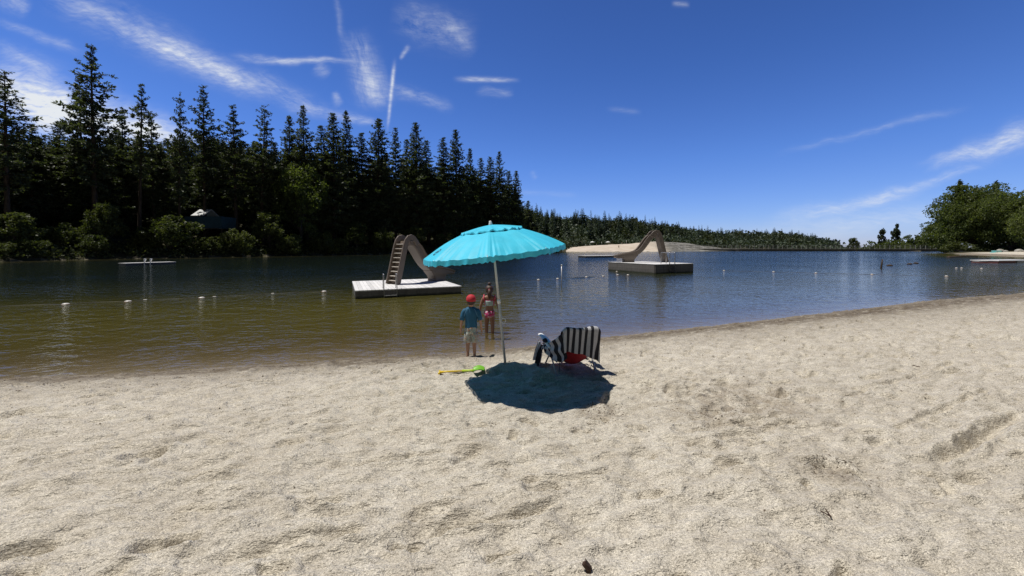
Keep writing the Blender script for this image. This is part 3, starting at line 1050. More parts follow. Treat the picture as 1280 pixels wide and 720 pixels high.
ORD = ['first', 'second', 'third', 'fourth', 'fifth', 'sixth', 'seventh', 'eighth', 'ninth', 'tenth', 'eleventh', 'twelfth', 'thirteenth',
       'fourteenth', 'fifteenth', 'sixteenth', 'seventeenth', 'eighteenth', 'nineteenth', 'twentieth', 'twenty-first', 'twenty-second',
       'twenty-third', 'twenty-fourth', 'twenty-fifth', 'twenty-sixth', 'twenty-seventh', 'twenty-eighth', 'twenty-ninth', 'thirtieth',
       'thirty-first', 'thirty-second', 'thirty-third', 'thirty-fourth', 'thirty-fifth', 'thirty-sixth']
# top column, top row, kind, width factor, metres behind the water line, look
SKYLINE = [
    (4, 84, 'o', 1.15, 5, 'tall open crowned pine cut by the left edge of the photo'),
    (38, 152, 'd', 1.0, 9, 'shorter dense pine close beside the pine cut by the photo edge'),
    (72, 150, 'd', 1.35, 16, 'broad dark fir just left of the tallest pine, with a low rounded top'),
    (99, 88, 'o', 0.8, 8, 'thin pine standing close against the left side of the tallest pine'),
    (111, 52, 'o', 1.25, 5, 'tallest pine of the forest, broad open crown against white cloud'),
    (152, 132, 'd', 0.8, 10, 'dark pine between the tallest pine and the leaning pine'),
    (176, 102, 'l', 1.0, 4, 'leaning pine with a long bare trunk, right of the tallest pine'),
    (190, 138, 'o', 0.9, 9, 'bushy pine behind the right side of the leaning pine'),
    (222, 112, 'o', 0.72, 4, 'slender tufted pine above the left end of the blue cabin'),
    (253, 103, 'o', 0.95, 7, 'tall straight pine directly above the blue cabin'),
    (293, 130, 'o', 0.95, 6, 'open ragged pine just right of the blue cabin'),
    (327, 126, 'o', 0.85, 5, 'pine with a pointed top, alone between two gaps of sky right of the cabin'),
    (362, 142, 'd', 0.8, 9, 'narrower left one of two pines above the round oak crown'),
    (380, 130, 'd', 0.9, 6, 'taller right one of two pines above the round oak crown'),
    (401, 154, 's', 1.1, 8, 'slim pine right of the pair above the round oak'),
    (416, 139, 'd', 1.0, 5, 'dense pine, left one of the close pair before the left slide'),
    (431, 137, 'd', 0.95, 9, 'dense pine, right one of the close pair before the left slide'),
    (452, 163, 's', 1.2, 7, 'short slim pine above the left end of the slide raft'),
    (472, 146, 'd', 1.15, 5, 'full cone shaped pine left above the slide ladder'),
    (494, 157, 's', 1.0, 6, 'narrow pine straight above the slide ladder'),
    (507, 171, 's', 1.1, 10, 'shorter pine just right above the slide top'),
    (520, 151, 'd', 1.1, 5, 'wide tall pine above the slide chute'),
    (534, 173, 's', 1.3, 9, 'lower pine leaning on the wide pine above the chute'),
    (554, 169, 's', 1.3, 5, 'thin straight pine above the left edge of the umbrella'),
    (570, 160, 'd', 1.05, 5, 'tall pine with a knobbly top above the left half of the umbrella'),
    (588, 184, 'd', 0.95, 8, 'medium pine left above the top of the umbrella'),
    (600, 195, 's', 1.2, 10, 'lower pine close above the umbrella top'),
    (613, 194, 's', 1.3, 6, 'slim pine straight above the white tip of the umbrella'),
    (625, 188, 'd', 1.0, 6, 'taller pine right above the white tip of the umbrella'),
    (636, 212, 's', 1.2, 8, 'short pine between the two last tall pines of the left bank'),
    (645, 212, 'd', 0.9, 5, 'last tall pine at the right end of the left bank'),
    (661, 250, 'd', 1.2, 7, 'small dark round pine at the foot of the last tall pine'),
]
rv = random.Random(3)
for i, (px, py, k, wf_, off, look) in enumerate(SKYLINE):
    y = shore_dist(px) + off + 4
    top = at_y(px, py, y)
    g = gz(top.x, top.y)
    h = top.z - g
    ms = KIND[k][i % len(KIND[k])]
    s = h / PH
    wscale = s ** 0.35 * (0.93 + 0.05 * rv.random()) * wf_ * (1.0 + 0.30 * (px > 280))
    rz = 0.0 if k == 'l' else rv.uniform(0, 6.28)
    dx = -0.035 * h if k == 'l' else 0
    plant('pine_tree', ms, (top.x + dx, top.y, g - 0.2), (wscale, wscale, s), rz, look, 'tree', 'tall pines on the left bank')

# --- the trees behind them fill the forest
rv = random.Random(12)
cnt = 0
for tries in range(4000):
    px = rv.uniform(-90, 655)
    y = shore_dist(max(min(px, 650), -60)) + rv.choice((rv.uniform(11, 24), rv.uniform(18, 62)))
    py = np.interp(px, [-90, 30, 120, 330, 450, 560, 640, 660], [122, 156, 160, 168, 184, 194, 222, 258]) + abs(rv.gauss(0, 20)) + (y - shore_dist(max(min(px, 650), -60))) * 0.12
    top = at_y(px, py, y)
    g = gz(top.x, top.y)
    h = top.z - g
    if not 9 < h < 40: continue
    if abs(px - 254) < 44 and y < shore_dist(254) + 15: continue
    if cnt >= 265: break
    cnt += 1
    k = rv.choice('ddddss')
    s = h / PH
    ws = s ** 0.4 * rv.uniform(1.0, 1.4)
    plant('forest_pine', rv.choice(KIND[k]), (top.x, top.y, g - 0.2), (ws, ws, s), rv.uniform(0, 6.28),
          'dark pine standing in the shaded forest behind the tall shoreline pines', 'tree', 'pines filling the left forest')

# --- broadleaved trees and shrubs at the left water's edge
shrubs = [broad_meshes(s, 5.0, 3.0, 0.10, 5200, 0.30, 16, 0.10) for s in (21, 22, 23)]
smalltree = [broad_meshes(s, 9.0, 3.3, 0.28, 6500, 0.34, 15, 0.16) for s in (24, 25)]
roundoak = [broad_meshes(26, 16.0, 5.2, 0.30, 9000, 0.42, 20, 0.3, M_OAK)]
BROAD = [  # centre column, top row, width in photo pixels, meshes, offset, label
    (16, 262, 52, smalltree[0], 3, 'pale green two-lobed small tree near the left edge of the photo'),
    (34, 296, 40, shrubs[1], 1.5, 'low grey green bush by the water near the left photo edge'),
    (4, 300, 40, shrubs[2], 1.5, 'low dark bush at the left photo edge'),
    (78, 276, 40, shrubs[0], 4, 'dim bush in deep shade left of the tallest pine trunk'),
    (131, 250, 40, smalltree[1], 3, 'small light leaved tree under the tallest pine'),
    (118, 291, 34, shrubs[2], 1.2, 'bright rounded bush below the small light leaved tree'),
    (210, 267, 64, shrubs[0], 2, 'big round sunlit shrub on the bank left below the blue cabin'),
    (180, 292, 34, shrubs[1], 3, 'dim shrub tucked at the left side of the big round shrub'),
    (264, 294, 40, shrubs[2], 1.5, 'speckled dark shrub below the blue cabin'),
    (298, 284, 40, shrubs[0], 1.5, 'dark shrub right of the one below the cabin'),
    (373, 199, 66, roundoak[0], 6, 'round topped oak between the tall pines, lighter than they are'),
    (336, 262, 40, smalltree[0], 3, 'loose small tree left below the round topped oak'),
    (360, 290, 36, shrubs[1], 1, 'light waterside shrub below the round topped oak'),
    (402, 288, 36, shrubs[2], 1, 'waterside shrub right below the round topped oak'),
    (445, 276, 38, smalltree[1], 2, 'pale small tree at the water left behind the slide raft'),
    (478, 284, 32, shrubs[0], 1.5, 'shrub at the water behind the slide ladder'),
    (420, 296, 30, shrubs[1], 1, 'low shrub on the bank left of the pale small tree'),
    (515, 283, 34, smalltree[0], 2, 'dim small tree at the water behind the slide chute'),
    (556, 290, 34, shrubs[2], 1.5, 'shrub at the water above the left edge of the umbrella'),
    (668, 292, 36, shrubs[0], 3, 'green shrub on the bank right of the last tall pine'),
    (690, 296, 34, shrubs[1], 6, 'green shrub on the bank just right of the umbrella'),
]
for i, (px, py, wpx, ms, off, lab) in enumerate(BROAD):
    y = shore_dist(min(px, 652)) + off
    top = at_y(px, py, y)
    g = gz(top.x, top.y)
    h0 = max(v.co.z for v in ms[1].vertices); r0 = 0.5 * (max(v.co.x for v in ms[1].vertices) - min(v.co.x for v in ms[1].vertices))
    sc = (wpx / FPX * y * 0.5 / r0)
    nm = 'small_tree' if ms in smalltree else 'oak_tree' if ms in roundoak else 'shrub'
    plant(nm, ms, (top.x, top.y, g - 0.15), (sc, sc, (top.z - g) / h0), i * 1.3, lab, 'tree' if nm != 'shrub' else 'shrub',
          'broadleaved plants on the left bank', 'crown' if nm != 'shrub' else 'foliage')

# undergrowth along the left bank: nobody could count its stems
ug = np.random.default_rng(77)
C, Dr, L = [], [], []
for k in range(1500):
    px = ug.uniform(-120, 700)
    y = shore_dist(min(max(px, -80), 652)) + ug.choice([ug.uniform(0.2, 4), ug.uniform(3, 26)])
    x = (px - 640) / FPX * y
    g = gz(x, y)
    if g < 0.02: continue
    r = ug.uniform(0.5, 1.7)
    n = int(14 * r + 8)
    d = norm(ug.normal(size=(n, 3)))
    C.append(np.array([x, y, g + 0.3 * r]) + d * r * ug.uniform(0.3, 1.0, (n, 1)) * np.array([1, 1, 0.75])); Dr.append(norm(d + ug.normal(0, 0.8, (n, 3)))); L.append(ug.uniform(0.22, 0.6, n))
C = np.concatenate(C); Dr = np.concatenate(Dr); L = np.concatenate(L)
tag(link('undergrowth', quads_mesh('undergrowth', leafquads(C, Dr, L, L * 0.7, ug)), M_BRUSH),
    'dark leafy undergrowth along the shaded left bank', 'undergrowth', kind='stuff')

# --- the wooded hill across the lake
def far_conifer(seed, H, rad):
    rg = np.random.default_rng(seed)
    C, Dr, L = [], [], []
    for k in range(34):
        s = (k + 0.5) / 34
        z = H * (0.10 + 0.9 * s)
        r = rad * ((1 - s) ** 0.8 + 0.05) * rg.uniform(0.65, 1.1)
        n = int(9 + 12 * (1 - s))
        n = int(n * 1.3); a = rg.uniform(0, 2 * PI, n)
        d = np.stack([np.cos(a), np.sin(a), np.full(n, -0.18)], 1)
        C.append(np.array([0, 0, z]) + d * r * rg.uniform(0.05, 0.55, (n, 1)))
        Dr.append(norm(d + rg.normal(0, 0.25, (n, 3)))); L.append(np.maximum(0.5, r * rg.uniform(0.35, 0.6, n)))
    C = np.concatenate(C); Dr = np.concatenate(Dr); L = np.concatenate(L)
    V = leafquads(C, Dr, L, L * 0.55, rg)
    t = MB(); t.tube([(0, 0, -1), (0, 0, H * 0.96)], [0.3, 0.05], 5)
    Vt = np.array([t.v[i] for f in t.f if len(f) == 4 for i in f])
    me = mesh_np('hill_conifer', np.concatenate([V, Vt]), np.arange(len(V) + len(Vt)).reshape(-1, 4))
    me.materials.append(M_NEEDLE2)
    return me


def far_round(seed, H, rad, n=520):
    return broad_meshes(seed, H, rad, 0.12, n, 1.1, 9, 0.25, M_BRUSH)


hill = [far_conifer(41, 22, 5.2), far_conifer(42, 22, 4.4), far_conifer(43, 22, 6.0)]
hillround = [far_round(44, 13, 6), far_round(45, 13, 6.5)]
rv = random.Random(9)
SKY_A = [(655, 255), (670, 258), (690, 262), (720, 263), (750, 265), (772, 264), (800, 271), (830, 277), (860, 283), (900, 285), (930, 287), (960, 287), (990, 289),
         (1010, 293), (1030, 299), (1050, 306)]
n_con = 0
for tries in range(3000):
    if n_con >= 285: break
    px = rv.uniform(648, 1046)
    y = rv.choice((rv.uniform(225, 330), rv.uniform(300, 430), rv.uniform(330, 470)))
    x = (px - 640) / FPX * y
    g = gz(x, y)
    sky_y = np.interp(px, [a for a, b in SKY_A], [b for a, b in SKY_A])
    base_row = PY0 - FPX * ((g - CZ) / y * math.cos(PITCH) + math.sin(PITCH)) if False else 310 - FPX * (g - CZ) / y
    d_, dt_ = shore([x], [y])
    if d_[0] < 5 or (d_[0] < 30 and dt_[:, 0].argmin() == TYPES.index('S')) or base_row < sky_y + 4: continue
    hmax = (base_row - sky_y + rv.uniform(-7, 5)) * y / FPX
    h = min(hmax, rv.uniform(13, 25) if px < 900 else rv.uniform(11, 20))
    if h < 7: continue
    n_con += 1
    if rv.random() < 0.26 and h < 17:
        s = h / 13; sx2 = s * rv.uniform(0.7, 1.0)
        plant('hill_tree', rv.choice(hillround), (x, y, g - 0.5), (sx2, sx2, s * 0.85), rv.uniform(0, 6.28),
              'small distant round crowned tree on the wooded hill across the lake', 'tree', 'round trees on the far wooded hill')
        continue
    o = link('hill_conifer', rv.choice(hill))
    o.location = (x, y, g - 0.5); o.rotation_euler = (0, 0, rv.uniform(0, 6.28))
    s = h / 22; o.scale = (s ** 0.6 * rv.uniform(0.7, 1.05), s ** 0.6 * rv.uniform(0.7, 1.05), s)
    tag(o, 'small distant conifer on the wooded hill across the lake', 'tree', 'conifers on the far wooded hill')
# brush and lesser trees between them, one mass
bg = np.random.default_rng(5)
C, Dr, L = [], [], []
for k in range(5200):
    px = bg.uniform(645, 1052)
    y = bg.uniform(214, 480)
    x = (px - 640) / FPX * y
    C.append((x, y))
C = np.array(C)
zz, dd, _ = ground_z(C[:, 0], C[:, 1], True)
keep_ = (dd > 3) & ~((dd < 30) & (np.array(_).argmin(axis=0) == TYPES.index('S')))
P = np.column_stack([C, zz])[keep_]
Cs, Ds, Ls = [], [], []
for p in P:
    r = bg.uniform(2.2, 5.0) * (0.7 if p[1] < 240 else 1.0)
    n = 18
    d = norm(bg.normal(size=(n, 3)) + np.array([0, 0, 0.35]))
    Cs.append(p + np.array([0, 0, r * 0.5]) + d * r * bg.uniform(0.5, 1.0, (n, 1)) * np.array([1, 1, 1.0])); Ds.append(norm(d + bg.normal(0, 0.8, (n, 3)))); Ls.append(bg.uniform(1.0, 2.2, n))
Cs = np.concatenate(Cs); Ds = np.concatenate(Ds); Ls = np.concatenate(Ls)
tag(link('woodland', quads_mesh('woodland', leafquads(Cs, Ds, Ls, Ls * 0.7, bg)), M_NEEDLE2),
    'continuous woodland covering the far hill between its conifers', 'woodland', kind='stuff')

# --- right bank: big oaks, the low trees behind the dam, two wind-shaped pines
oakm = [broad_meshes(s, 26.0, 14.0, 0.14, 38000, 0.66, 48, 0.7, M_OAK, 0.7) for s in (61, 62)]
oakm2 = [broad_meshes(63, 16.0, 9.0, 0.14, 14000, 0.55, 26, 0.5, M_OAK, 0.7)]
OAKS = [  # column, top row, width px, distance, mesh, label
    (1221, 226, 92, 138, oakm[0], 'biggest spreading oak on the right shore'),
    (1268, 236, 84, 128, oakm[1], 'dark spreading oak right of the biggest one, cut by the photo edge'),
    (1310, 246, 80, 118, oakm[0], 'oak at the right photo edge, mostly outside the picture'),
    (1186, 266, 52, 146, oakm2[0], 'lower oak at the left side of the biggest oak, leaning over the water'),
    (1230, 240, 70, 165, oakm2[0], 'oak crown rising behind the biggest oak'),
]
for i, (px, py, wpx, y, ms, lab) in enumerate(OAKS):
    top = at_y(px, py, y); g = gz(top.x, top.y)
    h0 = max(v.co.z for v in ms[1].vertices); r0 = 0.5 * (max(v.co.x for v in ms[1].vertices) - min(v.co.x for v in ms[1].vertices))
    sc = wpx / FPX * y * 0.5 / r0
    plant('oak_tree', ms, (top.x, top.y, g - 0.2), (sc, sc, (top.z - g) / h0), i * 2.1, lab, 'tree', 'oaks on the right shore')
tip = pine_meshes(71, 20, 2.6, 0.5, 1.2, 0.2, 0.4, 0.7)
for px, py, y, lab in ((1200, 224, 140, 'narrow conifer tip sticking out of the left top of the big oak'), (1245, 225, 146, 'conifer tip sticking out of the right top of the big oak')):
    top = at_y(px, py, y); g = gz(top.x, top.y)
    plant('pine_tree', tip, (top.x, top.y, g - 0.2), (1.25, 1.25, (top.z - g) / 20), px, lab, 'tree', 'oaks on the right shore')
ws_ = broad_meshes(72, 4.0, 3.0, 0.05, 2600, 0.3, 12, 0.08)
for px, py, y, wpx, lab in ((1197, 302, 134, 30, 'bright green bush overhanging the water below the big oak'), (1180, 303, 140, 22, 'dull bush at the end of the dam beside the big oak')):
    top = at_y(px, py, y); g = max(gz(top.x, top.y), 0.0)
    plant('shrub', ws_, (top.x, top.y, g - 0.1), (wpx / FPX * y / 6, wpx / FPX * y / 6, (top.z - g) / 4.0), px, lab, 'shrub', None, 'foliage')
windpine = [broad_meshes(s, 14.0, 2.5, 0.36, 2600, 0.55, 13, 0.26, M_NEEDLE, 0.8, M_PINEBARK) for s in (73, 74)]
lowt = [broad_meshes(s, 8.0, 5.0, 0.08, 3000, 0.6, 14, 0.2, M_OAK) for s in (75, 76)]
for px, py, y, wf_, ms, lab in ((1102, 283, 262, 0.85, windpine[0], 'smaller left one of two dark pines behind the dam'),
                               (1120, 278, 262, 1.05, windpine[1], 'bigger right one of two dark pines behind the dam')):
    top = at_y(px, py, y); g = gz(top.x, top.y)
    plant('pine_tree', ms, (top.x, top.y, g - 0.3), (wf_, wf_, (top.z - g) / 14), px, lab, 'tree', 'pair of pines behind the dam')
LOW = [(1090, 303, 24), (1112, 300, 30), (1136, 296, 24), (1152, 292, 28), (1168, 291, 26), (1182, 296, 26), (1126, 302, 22), (1100, 304, 20)]
for i, (px, py, wpx) in enumerate(LOW):
    y = 250 + (i * 7) % 20
    top = at_y(px, py, y); g = gz(top.x, top.y)
    sc = wpx / FPX * y / 10
    plant('low_tree', lowt[i % 2], (top.x, top.y, g - 0.3), (sc, sc, max(0.3, (top.z - g) / 8.0)), i * 1.7, 'low rounded tree behind the right part of the dam', 'tree', 'low trees behind the dam')
top = at_y(1067, 297, 300); g = gz(top.x, top.y)
plant('small_tree', smalltree[1], (top.x, top.y, g), (1.4, 1.4, (top.z - g) / 9.2), 1.0, 'lone small tree in the gap of open sky behind the dam', 'tree')

# brush in the shade behind the right oaks
Cs, Ds, Ls = [], [], []
for k in range(700):
    px = bg.uniform(1176, 1420); y = bg.uniform(128, 215)
    x = (px - 640) / FPX * y
    d_, dt_ = shore([x], [y])
    if d_[0] < 7: continue
    g = gz(x, y); r = bg.uniform(0.9, 2.6); n = 22
    d = norm(bg.normal(size=(n, 3)) + np.array([0, 0, 0.3]))
    Cs.append(np.array([x, y, g + 0.5 * r]) + d * r * bg.uniform(0.4, 1.0, (n, 1))); Ds.append(norm(d + bg.normal(0, 0.8, (n, 3)))); Ls.append(bg.uniform(0.5, 1.2, n))
Cs = np.concatenate(Cs); Ds = np.concatenate(Ds); Ls = np.concatenate(Ls)
tag(link('brush', quads_mesh('brush', leafquads(Cs, Ds, Ls, Ls * 0.7, bg)), M_BRUSH), 'dim brush in the shade behind the oaks of the right shore', 'brush', kind='stuff')
# ------------------------------------------------------------------ materials of the objects
M_WHITEP = pmat('white_painted_metal', (0.72, 0.72, 0.70), 0.4, 0.05, 6)
M_GREYTUBE = pmat('grey_aluminium_tube', (0.42, 0.42, 0.42), 0.35, 0.1, 10, metal=0.6)
M_POLE = pmat('pale_pole_paint', (0.50, 0.49, 0.46), 0.45, 0.12, 5)
M_DARK = pmat('dark_rubber', (0.025, 0.025, 0.027), 0.6, 0.2, 8)
M_STEEL = pmat('dull_steel', (0.30, 0.30, 0.31), 0.4, 0.15, 6, metal=0.7)
M_RED = pmat('red_canvas', (0.33, 0.010, 0.016), 0.8, 0.12, 20, 0.3, 300)
M_BUOY = pmat('white_buoy_plastic', (0.50, 0.48, 0.44), 0.45, 0.08, 6)
M_BUOYSHADE = pmat('brown_buoy_shade', (0.20, 0.10, 0.06), 0.6, 0.2, 9)  # brown stands in for the shade and reflection under the float
M_ROPE = pmat('weathered_rope', (0.12, 0.115, 0.10), 0.9, 0.2, 20)


def cloth_mat(name, col, trans):
    m, nt, out = new_mat(name)
    tc = nt.n('ShaderNodeTexCoord').outputs['Object']
    n1 = nt.noise(tc, 7.0, 4.0)
    c = nt.ramp(n1, [(0.3, tuple(x * 0.92 for x in col)), (0.7, tuple(min(1, x * 1.06) for x in col))])
    p = nt.n('ShaderNodeBsdfPrincipled', ins={'Base Color': c, 'Roughness': 0.55, 'Specular IOR Level': 0.3})
    bn = nt.n('ShaderNodeBump', ins={'Strength': 0.25, 'Distance': 0.02, 'Height': nt.noise(tc, 5.5, 3.0)})
    nt.link(bn.outputs[0], p.inputs['Normal'])
    t = nt.n('ShaderNodeBsdfTranslucent', ins={'Color': c})
    x = nt.n('ShaderNodeMixShader', ins={0: trans, 1: p.outputs[0], 2: t.outputs[0]})
    nt.link(x.outputs[0], out.inputs[0])
    return m


M_CYAN = cloth_mat('turquoise_umbrella_cloth', (0.055, 0.545, 0.75), 0.012)


def stripe_mat(name, axis, width, tilt, dark=(0.035, 0.035, 0.042), light=(0.56, 0.56, 0.58)):
    m, nt, out = new_mat(name)
    tc = nt.n('ShaderNodeTexCoord')
    v = nt.n('ShaderNodeMapping', ins={'Vector': tc.outputs['UV']}).outputs[0]
    s = nt.n('ShaderNodeSeparateXYZ', ins={0: v})
    a, b = (s.outputs[0], s.outputs[1]) if axis == 0 else (s.outputs[1], s.outputs[0])
    k = nt.math('ADD', a, nt.math('MULTIPLY', b, tilt))
    f = nt.math('FRACT', nt.math('DIVIDE', k, width))
    st = nt.math('GREATER_THAN', f, 0.48)
    nz = nt.noise(tc.outputs['Object'], 60, 3.0)
    lc = nt.ramp(nz, [(0.3, tuple(x * 0.85 for x in light)), (0.7, light)])
    c = nt.mix(st, rgba(dark), lc)
    p = nt.n('ShaderNodeBsdfPrincipled', ins={'Base Color': c, 'Roughness': 0.95, 'Specular IOR Level': 0.1})
    bn = nt.n('ShaderNodeBump', ins={'Strength': 0.5, 'Distance': 0.004, 'Height': nt.noise(tc.outputs['Object'], 260, 2.0)})
    nt.link(bn.outputs[0], p.inputs['Normal'])
    tr = nt.n('ShaderNodeBsdfTranslucent', ins={'Color': c})
    x = nt.n('ShaderNodeMixShader', ins={0: 0.12, 1: p.outputs[0], 2: tr.outputs[0]})
    nt.link(x.outputs[0], out.inputs[0])
    return m


M_STRIPE = stripe_mat('striped_towelling', 0, 0.165, 0.12)
M_STRIPE_X = stripe_mat('striped_towelling_across', 0, 0.24, 0.0)


def sheet(name, fn, nu, nv, mat, parent=None, thick=0.006):
    """cloth grid with UVs"""
    mb = MB(); mb.grid(fn, nu, nv, thick)
    o = mb.build(name, mat, parent)
    me = o.data
    uvl = me.uv_layers.new(name='UVMap')
    w = nv + 1; m = (nu + 1) * w
    for lp in me.loops:
        k = lp.vertex_index % m
        uvl.data[lp.index].uv = ((k // w) / nu, (k % w) / nv)
    return o


# ------------------------------------------------------------------ beach umbrella
foot = FOOT.copy(); foot.z += 0.04
apex = at_y(613.3, 281.5, FOOT.y - 0.56)
axis_ = Vector((-0.112, -0.045, 1)).normalized()                  # the canopy is tilted at a joint just below it
yv = Vector((0.03, 1, 0)); yv = (yv - axis_ * yv.dot(axis_)).normalized(); xv = yv.cross(axis_)
umb = thing('beach_umbrella', 'turquoise beach umbrella on a pale pole leaning over the chair', 'umbrella', foot)
UM = Matrix((xv, yv, axis_)).transposed()
umb.rotation_euler = UM.to_euler()
AP = UM.inverted() @ (apex - foot)                                # the canopy's top in the umbrella's own frame
UR, UH, UZ = 0.815, 0.305, AP.z
JT = AP - Vector((0, 0, 0.34))                                    # tilt joint
LD = JT.normalized()


def canopy_pt(ang, v, lift=0.0, R_=None, H_=None):
    R_ = R_ or UR; H_ = H_ or UH
    seg = PI / 4
    a0 = ang + PI / 2
    ph = (a0 / seg) % 1.0
    ch = math.cos(seg / 2) / math.cos((ph - 0.5) * seg)
    k = 1 + (ch - 1) * min(1, v * 1.3)
    r = R_ * v * k
    z = -H_ * (0.30 * v + 0.70 * v ** 2.1) - 0.030 * math.sin(PI * ph) * v * (1.15 - v)
    # pull lines that run in from each rib tip
    e = min(ph, 1 - ph)
    z += 0.014 * v ** 4 * math.sin(e * 62) * math.exp(-e * 6) * (1 if ph < 0.5 else 0.6) + 0.004 * math.sin(ang * 31 + v * 9) * v ** 4
    return Vector((AP.x + r * math.cos(ang), AP.y + r * math.sin(ang), UZ + z + lift))


PL = JT.length
mb = MB(); mb.tube([LD * -0.3, LD * PL * 0.62], 0.0165, 14); mb.build('pole', M_POLE, umb)
mb = MB(); mb.tube([LD * PL * 0.62, JT], 0.0135, 12); mb.tube([JT, AP - Vector((0, 0, 0.01))], 0.0135, 12); mb.build('upper_pole', M_POLE, umb)
mb = MB(); mb.tube([LD * (PL * 0.60), LD * (PL * 0.60 + 0.05)], 0.0205, 14); mb.build('pole_collar', M_WHITEP, umb)
mb = MB(); mb.tube([LD * (PL - 0.07), LD * (PL + 0.015)], 0.021, 12); mb.build('tilt_joint', M_DARK, umb)
rc = LD * (PL * 0.445)
mb = MB()
mb.tube([rc + Vector((0.033 + 0.026 * math.cos(t), -0.01, 0.032 * math.sin(t))) for t in np.linspace(-2.9, 2.9, 14)], 0.0045, 6)
mb.build('hook_ring', M_WHITEP, umb)
mb = MB(); mb.tube([AP + Vector((0, 0, z)) for z in (-0.02, 0.015, 0.026, 0.044, 0.050)], [0.024, 0.022, 0.016, 0.014, 0.008], 14)
mb.build('finial', M_WHITEP, umb)
for k in range(8):
    a = -PI / 2 + k * PI / 4
    mb = MB(); mb.tube([canopy_pt(a, v, -0.010) for v in np.linspace(0.03, 0.99, 12)], 0.0042, 6)
    mb.tube([canopy_pt(a, 0.96, -0.006), canopy_pt(a, 0.995, -0.006)], 0.006, 6)
    mb.build('rib', M_GREYTUBE, umb)
NAu, NRu = 192, 26
mb = MB()
vs = [canopy_pt(2 * PI * i / NAu, 0.03 + 0.97 * j / NRu) for i in range(NAu) for j in range(NRu + 1)]
fs = [(i * (NRu + 1) + j, i * (NRu + 1) + j + 1, ((i + 1) % NAu) * (NRu + 1) + j + 1, ((i + 1) % NAu) * (NRu + 1) + j) for i in range(NAu) for j in range(NRu)]
mb.add(vs, fs)
can = mb.build('canopy', M_CYAN, umb, sharp=R(5))
uw = random.Random(2)
ph_ = [uw.uniform(0, 6.28) for _ in range(6)]


def valance_pt(u, v):
    a = 2 * PI * u
    b = canopy_pt(a, 1.0)
    ru = 0.55 * math.sin(a * 26 + ph_[0]) + 0.35 * math.sin(a * 43 + ph_[1]) + 0.3 * math.sin(a * 71 + ph_[2])
    out = (0.003 + 0.013 * v * ru + 0.005 * v)
    drop = 0.052 * (1 + 0.04 * math.sin(a * 23 + 2 * math.sin(3 * a)) + 0.05 * math.sin(a * 47 + 3 * math.sin(5 * a)) + 0.06 * math.sin(a * 83))
    # blown a little by the breeze: hanging straight down in the world
    dn = umb_dn
    return b + Vector((math.cos(a), math.sin(a), 0)) * out + dn * drop * v


umb_dn = (umb.rotation_euler.to_matrix().inverted() @ Vector((0.10, 0.10, -1))).normalized()
mb = MB(); mb.grid(valance_pt, 260, 4); mb.build('valance', M_CYAN, can)
mb = MB()


def vent_pt(u, v):
    a = 2 * PI * u
    p = canopy_pt(a, 0.03 + 0.40 * v, 0.0)
    w = 0.006 + 0.012 * v + (0.009 * math.sin(a * 17 + 1) + 0.007 * math.sin(a * 29)) * v ** 3
    return p + Vector((0, 0, w))


mb.grid(vent_pt, 96, 6)
mb.grid(lambda u, v: vent_pt(u, 1.0) + Vector((math.cos(2 * PI * u) * 0.006 * v, math.sin(2 * PI * u) * 0.006 * v, -0.016 * v)), 96, 1)
mb.build('vent_cap', M_CYAN, umb)
# small dark oval emblem near the left edge
M_EMB = pmat('dark_print', (0.015, 0.05, 0.08), 0.6, 0.1)
mb = MB()
a0_, v0_ = R(-160), 0.84


def emb(t, q): return canopy_pt(a0_ + 0.085 * q * math.cos(t), v0_ + 0.062 * q * math.sin(t), 0.004)


mb.grid(lambda u, v: emb(2 * PI * u, 0.72 + 0.28 * v), 36, 1)
mb.grid(lambda u, v: canopy_pt(a0_ + 0.085 * (u - 0.5) * 1.1, v0_ + 0.012 * math.sin(u * 6.3) + 0.022 * (v - 0.5), 0.004), 12, 1)
mb.build('emblem', M_EMB, can)

# ------------------------------------------------------------------ low folding beach chair
cp = on_ground(711, 462)
CHS = 0.90
chair = thing('beach_chair', 'low folding beach chair with white armrests and red canvas, facing the water', 'chair', (cp.x, cp.y, cp.z - 0.005), R(14), None, CHS)
CW = 0.23


def bend(pts, n=6):
    """rounded corners along a polyline"""
    P = [Vector(p) for p in pts]; out = [P[0]]
    for i in range(1, len(P) - 1):
        a, b, c = P[i - 1], P[i], P[i + 1]
        r = min(0.07, (a - b).length * 0.45, (c - b).length * 0.45)
        p, q = b + (a - b).normalized() * r, b + (c - b).normalized() * r
        for k in range(n + 1):
            t = k / n
            out.append(p * (1 - t) ** 2 + b * 2 * t * (1 - t) + q * t * t)
    return out + [P[-1]]


def tubes(*paths, r=0.0115):
    m = MB()
    for p in paths: m.tube(bend(p), r, 10)
    return m


